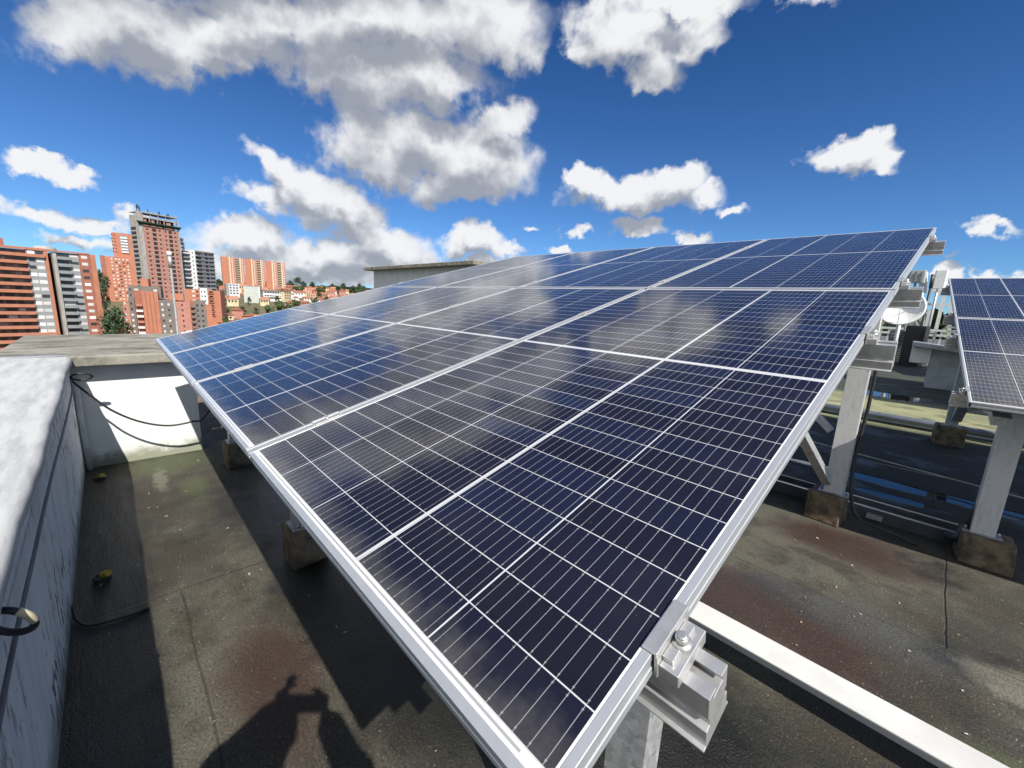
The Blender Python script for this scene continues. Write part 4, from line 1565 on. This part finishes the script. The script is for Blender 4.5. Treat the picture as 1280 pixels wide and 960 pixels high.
# ---- white tower
B = Bld('white_tower', (238, 313), (269, 317), 300, 14, 'white apartment tower with dark balcony bands and a taller grey core behind')
H = B.h
yy = 340
B.wall(B.x(226, yy), B.x(240, yy), 0, H - 1, CITYGREY, .5)
B.wall(B.x(239.5, yy) + .01, B.x(245.5, yy), 0, H + .3, CITYWHITE, -.4)
B.wall(B.x(245.5, yy) + .01, B.x(270, yy), 0, H - .4, CITYWHITE, .8)
B.wall(B.x(225, yy), B.x(240, yy), H - .99, H + 8, CITYGREY, 5)
B.wall(B.x(246, yy), B.x(270, yy), H - .39, H + .4, GREYBRICK, .3)
for k in range(4):
    B.piece('balcony', B.x(225, yy), B.x(239, yy), H + 6.0 - k * 2.7 - 1.0, H + 6.0 - k * 2.7, CITYWHITE, -4.2, 4.95)
for k in range(18):
    zt = H - .6 - k * 2.75
    if zt < 4:
        break
    B.piece('balcony', B.x(226.5, yy), B.x(239, yy), zt - 1.9, zt - 1.1, CITYGREY if k % 2 else CITYWHITE, .5, .45)
    B.piece('window', B.x(227, yy), B.x(238.6, yy), zt - 1.08, zt - .2, GLASS, -.46, .55)
    B.piece('slab_band', B.x(246, yy), B.x(269.5, yy), zt - .1, zt + .28, GREYBRICK, .9, .75)
    B.piece('window', B.x(247, yy), B.x(254, yy), zt - 1.8, zt - .15, GLASS if k % 2 else CITYGREY, -.72, .85)
    B.piece('window', B.x(259, yy), B.x(262, yy), zt - 1.6, zt - .2, GLASS, -.72, .85)
    B.piece('window', B.x(264, yy), B.x(269, yy), zt - 1.1, zt - .15, GLASS, -.72, .85)
    B.piece('window', B.x(241.6, yy), B.x(242.8, yy), zt - 1.4, zt - .4, GLASS, .44, -.38)
B.done()

# ---- three brick towers on the hill
tw = [((276, 320.5), (304.5, 323), 'leftmost of three slim orange brick towers on the hill'), ((305.5, 323.5), (330, 325.5), 'middle one of three slim orange brick towers on the hill'), ((331, 326), (356, 328), 'rightmost of three slim orange brick towers on the hill')]
for p0, p1, lab in tw:
    B = Bld('hill_tower', p0, p1, 650, 18, lab)
    tag(B.root, group='three brick towers')
    H = B.h
    W_ = B.w
    B.wall(0, W_ * .32, 0, H, BRICK, -2)
    B.wall(W_ * .32 + .02, W_ * .39, 0, H + .6, CREAM, -1.2)
    B.wall(W_ * .39 + .02, W_, 0, H - .6, BRICK_P, 0)
    B.wall(W_ * .80, W_ * .86, 0, H + .3, CREAM, -.6, -.02)
    n = int((H - 8) / 2.75)
    for k in range(n):
        zt = H - 2 - k * 2.75
        B.piece('window', W_ * .60, W_ * .79, zt - 1.4, zt, GLASS, .05)
        if k % 1 == 0:
            B.piece('window', W_ * .45, W_ * .50, zt - 1.1, zt - .1, CITYWHITE, .05)
            B.piece('window', W_ * .90, W_ * .94, zt - 1.1, zt - .1, CITYWHITE, .05)
        B.piece('balcony', W_ * .59, W_ * .795, zt - 2.3, zt - 1.5, CREAM, 1.0)
    B.done()

# ---- mid buildings at the foot of the towers
B = Bld('grey_warehouse', (304, 357.5), (324.5, 358.5), 430, 14, 'plain pale grey windowless block at the foot of the hill towers', 424)
B.wall(0, B.w, 0, B.h, city('pale_green_grey', (.50, .53, .49), (.42, .45, .42)))
B.piece('parapet_cap', 0, B.w, B.h, B.h + .4, CITYGREY, .2, 14)
B.piece('wall_band', B.w * .94, B.w, 2, B.h - .1, CITYWHITE, .1)
B.done()
B = Bld('grey_flats', (282, 354), (299, 355), 470, 14, 'small light grey flats with dark square windows left of the plain block', 462)
B.wall(0, B.w * .2, 0, B.h, CITYGREY, -.3)
B.wall(B.w * .2 + .01, B.w, 0, B.h, city('light_grey_render', (.60, .60, .62), (.5, .5, .52)))
for k in range(4):
    for j in range(3):
        B.piece('window', B.w * (.28 + j * .24), B.w * (.40 + j * .24), B.h - 2.4 - k * 3, B.h - .9 - k * 3, GLASS, .05)
B.done()
B = Bld('white_office', (329, 363), (353, 364.5), 470, 14, 'low white office with a long window band and dark roof edge', 458)
B.wall(0, B.w, 0, B.h, CITYWHITE)
B.piece('roof_edge', -.6, B.w + .6, B.h + .01, B.h + .8, GREYBRICK, .8, 14)
for j in range(7):
    B.piece('window', B.w * (.05 + j * .135), B.w * (.16 + j * .135), B.h - 2.6, B.h - .9, GLASS, .05)
    B.piece('window', B.w * (.05 + j * .135), B.w * (.16 + j * .135), B.h - 6.0, B.h - 4.6, GLASS, .05)
B.piece('ground_band', 0, B.w, B.h - 8.6, B.h - 6.8, DARKOPEN, .06)
B.done()
for (p0, p1, Z, m, lab) in (((141, 400), (156, 401), 190, BRICK_D, 'dark brick annex behind the tree left of the front block'), ((272, 392), (292, 394), 270, CREAM, 'cream low house block beside the front brick block'), ((283, 404), (300, 405), 240, YELLOWR, 'yellow house block near the array edge'), ((300, 401), (312, 402), 255, CITYWHITE, 'white house block behind the yellow one'), ((355, 364), (364, 365), 480, CREAM, 'narrow cream house right of the white office')):
    B = Bld('house_block', p0, p1, Z, 10, lab, Z * .975)
    B.wall(0, B.w, 0, B.h, m)
    B.piece('roof_edge', -.4, B.w + .4, B.h + .01, B.h + .5, TILE, .4, 10)
    for k in range(3):
        for j in range(3):
            B.piece('window', B.w * (.12 + j * .30), B.w * (.26 + j * .30), B.h - 2.2 - k * 2.8, B.h - .9 - k * 2.8, GLASS, .05)
    B.done()


# ---- town houses on the hillside
def make_house(wm, rm, w, d, h, name='town_house'):
    mb = MB().box((-w / 2, -d / 2, -4), (w / 2, d / 2, h))
    mb.mi = 1
    for j in range(3):
        mb.box((-w / 2 + w * (.12 + .28 * j), -d / 2 - .06, h - 2.2), (-w / 2 + w * (.28 + .28 * j), -d / 2 + .1, h - .8))
        mb.box((w / 2 - .1, -d / 2 + d * (.12 + .28 * j), h - 2.2), (w / 2 + .06, -d / 2 + d * (.26 + .28 * j), h - .8))
    root = mb.obj(name, [wm, GLASS])
    mb = MB()
    e = .5
    a = [(-w / 2 - e, -d / 2 - e, h - .1), (w / 2 + e, -d / 2 - e, h - .1), (w / 2 + e, 0, h + d * .26), (-w / 2 - e, 0, h + d * .26), (w / 2 + e, d / 2 + e, h - .1), (-w / 2 - e, d / 2 + e, h - .1)]
    v = [mb.bm.verts.new(c) for c in a]
    for q in ((0, 1, 2, 3), (3, 2, 4, 5), (0, 3, 5), (1, 4, 2)):
        mb.bm.faces.new([v[i] for i in q])
    mb.obj('roof', rm, root)
    return root


kinds = [(CITYWHITE, TILE, 'white walled town house with a terracotta roof on the hillside'), (CREAM, TILE2, 'cream town house with a faded tile roof on the hillside'), (BRICK_P, TILE, 'brick town house with a terracotta roof on the hillside'), (BRICK, TILE2, 'orange brick town house with a faded tile roof on the hillside')]
protos = []
for wm, rm, lab in kinds:
    protos.append([make_house(wm, rm, 9, 9, 5.5), lab, False])
houses = 0
tries = 0
placed = []
while houses < 130 and tries < 4000:
    tries += 1
    px_ = rnd.uniform(262, 520)
    Z = 235 + 520 * rnd.random() ** .8
    p = at_depth(px_, 370, Z)
    if any((p.x - q[0]) ** 2 + (p.y - q[1]) ** 2 < 11 ** 2 for q in placed):
        continue
    if 270 < px_ < 362 and Z > 420 and Z < 500 and rnd.random() < .85:
        continue
    if 270 < px_ < 362 and Z > 580:
        continue
    if Z < 262 and px_ < 300:
        continue
    placed.append((p.x, p.y))
    k = rnd.choices(range(4), (3, 2, 4, 3))[0]
    pr_ = protos[k]
    if not pr_[2]:
        o = pr_[0]
        pr_[2] = True
    else:
        o = copy_tree(pr_[0])
    o.location = (p.x, p.y, ground_z(p.x, p.y) + rnd.uniform(-.5, 1.0))
    o.rotation_euler = (0, 0, math.atan2(p.y, p.x) + math.pi / 2 + rnd.choice((0, 0, math.pi / 2)) + rnd.uniform(-.2, .2) + math.pi)
    s_ = rnd.uniform(.75, 1.35)
    o.scale = (s_, rnd.uniform(.7, 1.2), rnd.uniform(.8, 1.25))
    tag(o, pr_[1], 'house', 'town houses: ' + pr_[1].split(' town')[0].split(' walled')[0])
    houses += 1


# ---- trees
def crown_mesh(name, mat, rx, rz, n, leaf, seed):
    r = random.Random(seed)
    mb = MB()
    clumps = []
    for i in range(13):
        a, zz = r.uniform(0, 6.28), r.uniform(-.75, .95)
        rr = math.sqrt(max(0, 1 - zz * zz)) * r.uniform(.25, .85)
        clumps.append((Vector((rr * math.cos(a) * rx, rr * math.sin(a) * rx, zz * rz)), r.uniform(.28, .5)))
    for i in range(n):
        c, s_ = r.choice(clumps)
        d = Vector((r.gauss(0, 1), r.gauss(0, 1), r.gauss(0, 1))).normalized() * r.random() ** .4
        p = c + Vector((d.x * rx * s_, d.y * rx * s_, d.z * rz * s_))
        nrm = (d + Vector((r.uniform(-.6, .6), r.uniform(-.6, .6), r.uniform(-.2, .9)))).normalized()
        t = nrm.orthogonal().normalized()
        b2 = nrm.cross(t)
        l = leaf * r.uniform(.6, 1.3)
        mb.quad(p - t * l, p + b2 * l * .6, p + t * l, p - b2 * l * .6)
    return mb


def make_tree(name, mat, h, rx, rz, seed, n=900, leaf=.45):
    root = empty(name)
    mb = MB()
    mb.tube([(0, 0, -1), (.05 * h * .2, 0, h * .25), (.02 * h, .02 * h, h * .55), (0, 0, h * .75)], .2, 8, radii=[.035 * h, .028 * h, .018 * h, .006 * h])
    r = random.Random(seed)
    for i in range(5):
        a = r.uniform(0, 6.28)
        mb.tube([(0, 0, h * (.35 + .06 * i)), (math.cos(a) * rx * .3, math.sin(a) * rx * .3, h * (.5 + .06 * i)), (math.cos(a) * rx * .65, math.sin(a) * rx * .65, h * (.6 + .06 * i))], .1, 6, radii=[.014 * h, .009 * h, .004 * h])
    mb.obj('trunk', TRUNK, root)
    o = crown_mesh(name, mat, rx, rz, n, leaf, seed).obj('crown', mat, root)
    o.location = (0, 0, h - rz * .95)
    return root


tprotos = [[make_tree('broadleaf_tree', LEAF, 9, 4.2, 3.6, 1), False], [make_tree('broadleaf_tree', LEAF_D, 11, 4.2, 4.6, 2), False], [make_tree('broadleaf_tree', LEAF, 7, 4.6, 3.0, 5), False]]


def put_tree(i, x, y, s, label, group, zoff=0, sz=None):
    t = tprotos[i]
    if t[1]:
        o = copy_tree(t[0])
    else:
        o = t[0]
        t[1] = True
    o.location = (x, y, ground_z(x, y) - .5 + zoff)
    o.scale = (s, s, sz or s)
    o.rotation_euler = (0, 0, rnd.uniform(0, 6.28))
    tag(o, label, 'tree', group)


def tree_at(i, px, py_top, Z, s, label, group=None):
    """stands on the ground under the pixel's bearing, tall enough to reach the row"""
    p = at_depth(px, py_top, Z)
    gz = ground_z(p.x, p.y) - .5
    hh = (9, 11, 7)[i]
    put_tree(i, p.x, p.y, s, label, group, sz=max(.5, (p.z - gz) / hh))


tree_at(1, 142, 390, 160, 1.15, 'dark bushy tree between the left block and the brick annex')
tree_at(1, 133, 402, 150, .9, 'dark tree low beside the left apartment block')
tree_at(1, 124, 343, 260, 1.25, 'tall dark tree rising behind the left apartment block')
tree_at(0, 293, 402, 225, .9, 'green tree in front of the yellow house')
tree_at(0, 281, 398, 232, .8, 'green tree beside the cream house block')
tree_at(0, 366, 376, 300, 1.7, 'broad light green tree just above the array edge')
tree_at(2, 352, 380, 295, 1.2, 'rounded green tree left of the broad light one')
tree_at(1, 272, 350, 520, 1.7, 'dark tree left of the hill towers')
for (px_, py_, Z, s) in ((284, 371, 380, .8), (296, 385, 330, .8), (303, 384, 320, .7), (282, 385, 330, .7), (327, 372, 430, .7), (393, 372, 420, .9), (336, 384, 300, .8), (317, 398, 250, .6), (408, 372, 430, .8), (311, 372, 400, .6), (320, 385, 330, .5), (346, 371, 420, .6), (380, 384, 320, .6)):
    tree_at(rnd.choice((0, 2, 1)), px_, py_, Z, s, 'small garden tree among the tiled town houses', 'garden trees among the houses')
for i in range(34):
    px_ = rnd.uniform(358, 520)
    Z = rnd.uniform(560, 820)
    p = at_depth(px_, 360, Z)
    put_tree(rnd.choice((0, 1, 1, 2)), p.x, p.y, rnd.uniform(.9, 1.7), 'dark tree on the wooded ridge behind the town', 'trees on the ridge')
for k in range(4):
    p = at_y((1163, 1172, 1158, 1180)[k], 405, 60 + 4 * k)
    put_tree(0, p.x, p.y, 1.6, ['bushy tree seen through the antenna gantry', 'second tree behind the antenna gantry', 'tree left behind the antenna gantry', 'tree right behind the antenna gantry'][k], 'trees behind the gantry', sz=(at_y(1170, 398 + k, 60 + 4 * k).z - ground_z(p.x, p.y)) / 9)

# far wooded ridge as one mass
mb = MB()
r_ = random.Random(11)
for i in range(5200):
    a = R(r_.uniform(-60, 60)) + math.atan2(.52, -.85)
    rr = r_.uniform(820, 1500)
    x_, y_ = rr * math.cos(a), rr * math.sin(a)
    zz = ground_z(x_, y_)
    l = r_.uniform(3, 6)
    for q in range(3):
        p = Vector((x_ + r_.uniform(-4, 4), y_ + r_.uniform(-4, 4), zz + r_.uniform(1, 10)))
        t = Vector((r_.uniform(-1, 1), r_.uniform(-1, 1), r_.uniform(-.6, .6))).normalized()
        b2 = t.orthogonal().normalized()
        mb.quad(p - t * l, p + b2 * l * .6, p + t * l, p - b2 * l * .6)
wood = mb.obj('far_forest', LEAF_D)
tag(wood, 'dark forest covering the ridge beyond the town', 'forest', kind='stuff')


# ------------------------------------------------------------------ the photographer, standing behind the viewpoint (only the shadow is in view)
fh = Vector((fw.x, fw.y, 0)).normalized()
rh = Vector((fh.y, -fh.x, 0))


def pp(r, f, z):
    return CAM + rh * r + fh * f + Vector((0, 0, z))


def ball(mb, c, rx, ry=None, rz=None):
    ry, rz = ry or rx, rz or rx
    m = Matrix.Translation(c) @ Matrix((rh, fh, (0, 0, 1))).transposed().to_4x4() @ Matrix.Diagonal((rx, ry, rz, 1))
    bmesh.ops.create_icosphere(mb.bm, subdivisions=3, radius=1, matrix=m)


def limb(mb, pts, rad):
    mb.tube(pts, .03, 12, radii=rad)
    for p, r in zip(pts, rad):
        ball(mb, p, r * .985)


def fuse(mb, name, mat, parent, voxel):
    o = mb.obj(name, mat, parent)
    md = o.modifiers.new('fuse', 'REMESH')
    md.mode = 'VOXEL'
    md.voxel_size = voxel
    md.use_smooth_shade = True
    md = o.modifiers.new('smooth', 'SMOOTH')
    md.iterations = 3
    md.factor = .5
    return o


SKIN = simple('skin', (.42, .24, .16), (.36, .20, .13), .55, 0, 20)
DENIM = simple('dark_denim', (.03, .04, .07), (.02, .025, .045), .85, 0, 30)
SHIRT = simple('dark_cloth', (.04, .045, .05), (.03, .03, .035), .9, 0, 20)
HAIR = simple('dark_hair', (.015, .012, .010), (.02, .016, .012), .5, 0, 60)
foot = FZ - CAM.z
person = empty('person', Vector((CAM.x, CAM.y, FZ)) - fh * .42)
tag(person, 'standing photographer in dark clothes holding up a phone, casting the shadow by the array', 'person')
inv = Matrix.Translation(-Vector(person.location))
mb = MB()
hd = pp(-.005, -.205, .085)
ball(mb, hd, .076, .094, .115)
ball(mb, hd + fh * .035 - Vector((0, 0, .07)), .052, .055, .05)
ball(mb, hd + fh * .094 - Vector((0, 0, .012)), .014, .02, .022)
for sg in (-1, 1):
    ball(mb, hd + rh * sg * .077 - fh * .005 - Vector((0, 0, .01)), .010, .018, .030)
limb(mb, [hd - Vector((0, 0, .08)) - fh * .02, pp(-.015, -.36, -.12)], [.055, .062])
ball(mb, pp(0, -.42, -.36), .15, .10, .24)
ball(mb, pp(0, -.42, -.68), .15, .105, .13)
J = {}
for sg in (-1, 1):
    sh, el, wr, ha = pp(sg * .185, -.39, -.18), pp(.235, -.13, -.16) if sg > 0 else pp(-.20, -.17, -.12), pp(sg * .105, -.035, -.035), pp(sg * .082, -.012, .005)
    J[sg] = (sh, el, wr, ha)
    limb(mb, [sh, el, wr], [.050, .038, .026])
    ball(mb, ha, .026, .020, .040)
    # four fingers spread upwards along the phone edge and the thumb at its back
    curl = 1 if sg < 0 else .45
    for q, (dr, df, dz, ln) in enumerate(((-.002, .012, .066, .95), (.022, .014, .074, 1.05), (.046, .014, .066, 1.0), (.064, .010, .044, .85))):
        b0_ = ha + rh * sg * (q * .014 - .018) + Vector((0, 0, .028))
        m_ = b0_ + (rh * sg * -dr * .55 + fh * df + Vector((0, 0, dz * .55 * curl))) * ln
        e_ = m_ + (rh * sg * -(dr if sg < 0 else .034) * .9 + fh * .004 + Vector((0, 0, dz * .62 if sg < 0 else -.004))) * ln
        limb(mb, [b0_, m_, e_], [.0095, .0085, .0065])
    th0 = ha - rh * sg * .012 - fh * .012
    limb(mb, [th0, th0 - rh * sg * .030 - fh * .004 + Vector((0, 0, .012)), th0 - rh * sg * .052 + Vector((0, 0, .016))], [.012, .010, .008])
    limb(mb, [pp(sg * .09, -.42, -.76), pp(sg * .10, -.40, -1.18), pp(sg * .105, -.43, foot + .09)], [.082, .055, .038])
    limb(mb, [pp(sg * .105, -.44, foot + .05), pp(sg * .115, -.28, foot + .035)], [.042, .034])
mb.bm.transform(inv)
fuse(mb, 'body', SKIN, person, .006)
mb = MB()
ball(mb, pp(0, -.42, -.36), .172, .122, .26)
ball(mb, pp(0, -.42, -.64), .168, .122, .14)
ball(mb, pp(0, -.40, -.20), .19, .085, .075)
for sg in (-1, 1):
    sh, el, wr, ha = J[sg]
    limb(mb, [sh, el, el.lerp(wr, .82)], [.085, .085, .058] if sg < 0 else [.075, .070, .050])
mb.bm.transform(inv)
fuse(mb, 'jacket', SHIRT, person, .010)
mb = MB()
ball(mb, pp(0, -.42, -.74), .165, .118, .11)
for sg in (-1, 1):
    limb(mb, [pp(sg * .09, -.42, -.78), pp(sg * .10, -.40, -1.18), pp(sg * .105, -.43, foot + .10)], [.098, .074, .060])
mb.bm.transform(inv)
fuse(mb, 'trousers', DENIM, person, .010)
for sg in (-1, 1):
    mb = MB()
    limb(mb, [pp(sg * .105, -.46, foot + .052), pp(sg * .112, -.36, foot + .05), pp(sg * .118, -.23, foot + .040)], [.052, .048, .040])
    mb.bm.transform(inv)
    fuse(mb, 'shoe', BLACKPLASTIC, person, .008)
mb = MB()
ball(mb, hd - fh * .018 + Vector((0, 0, .026)), .092, .096, .100)
mb.bm.transform(inv)
fuse(mb, 'hair', HAIR, person, .008)
for sg in (-1, 1):
    mb = MB()
    ball(mb, hd + fh * .083 + rh * sg * .032 + Vector((0, 0, .018)), .011)
    mb.bm.transform(inv)
    mb.obj('eye', WHITEPLASTIC, person)
ph = CAM - fw * .012
mb = MB()
mrot = Matrix((rt, -dn, -fw)).transposed().to_4x4()
mb.box((-.075, -.040, 0), (.075, .036, .008), Matrix.Identity(4))
phone = mb.obj('phone', BLACKPLASTIC, None, bevel=.003)
phone.matrix_world = Matrix.Translation(ph) @ mrot
tag(phone, 'black phone held up in both hands of the photographer', 'phone')
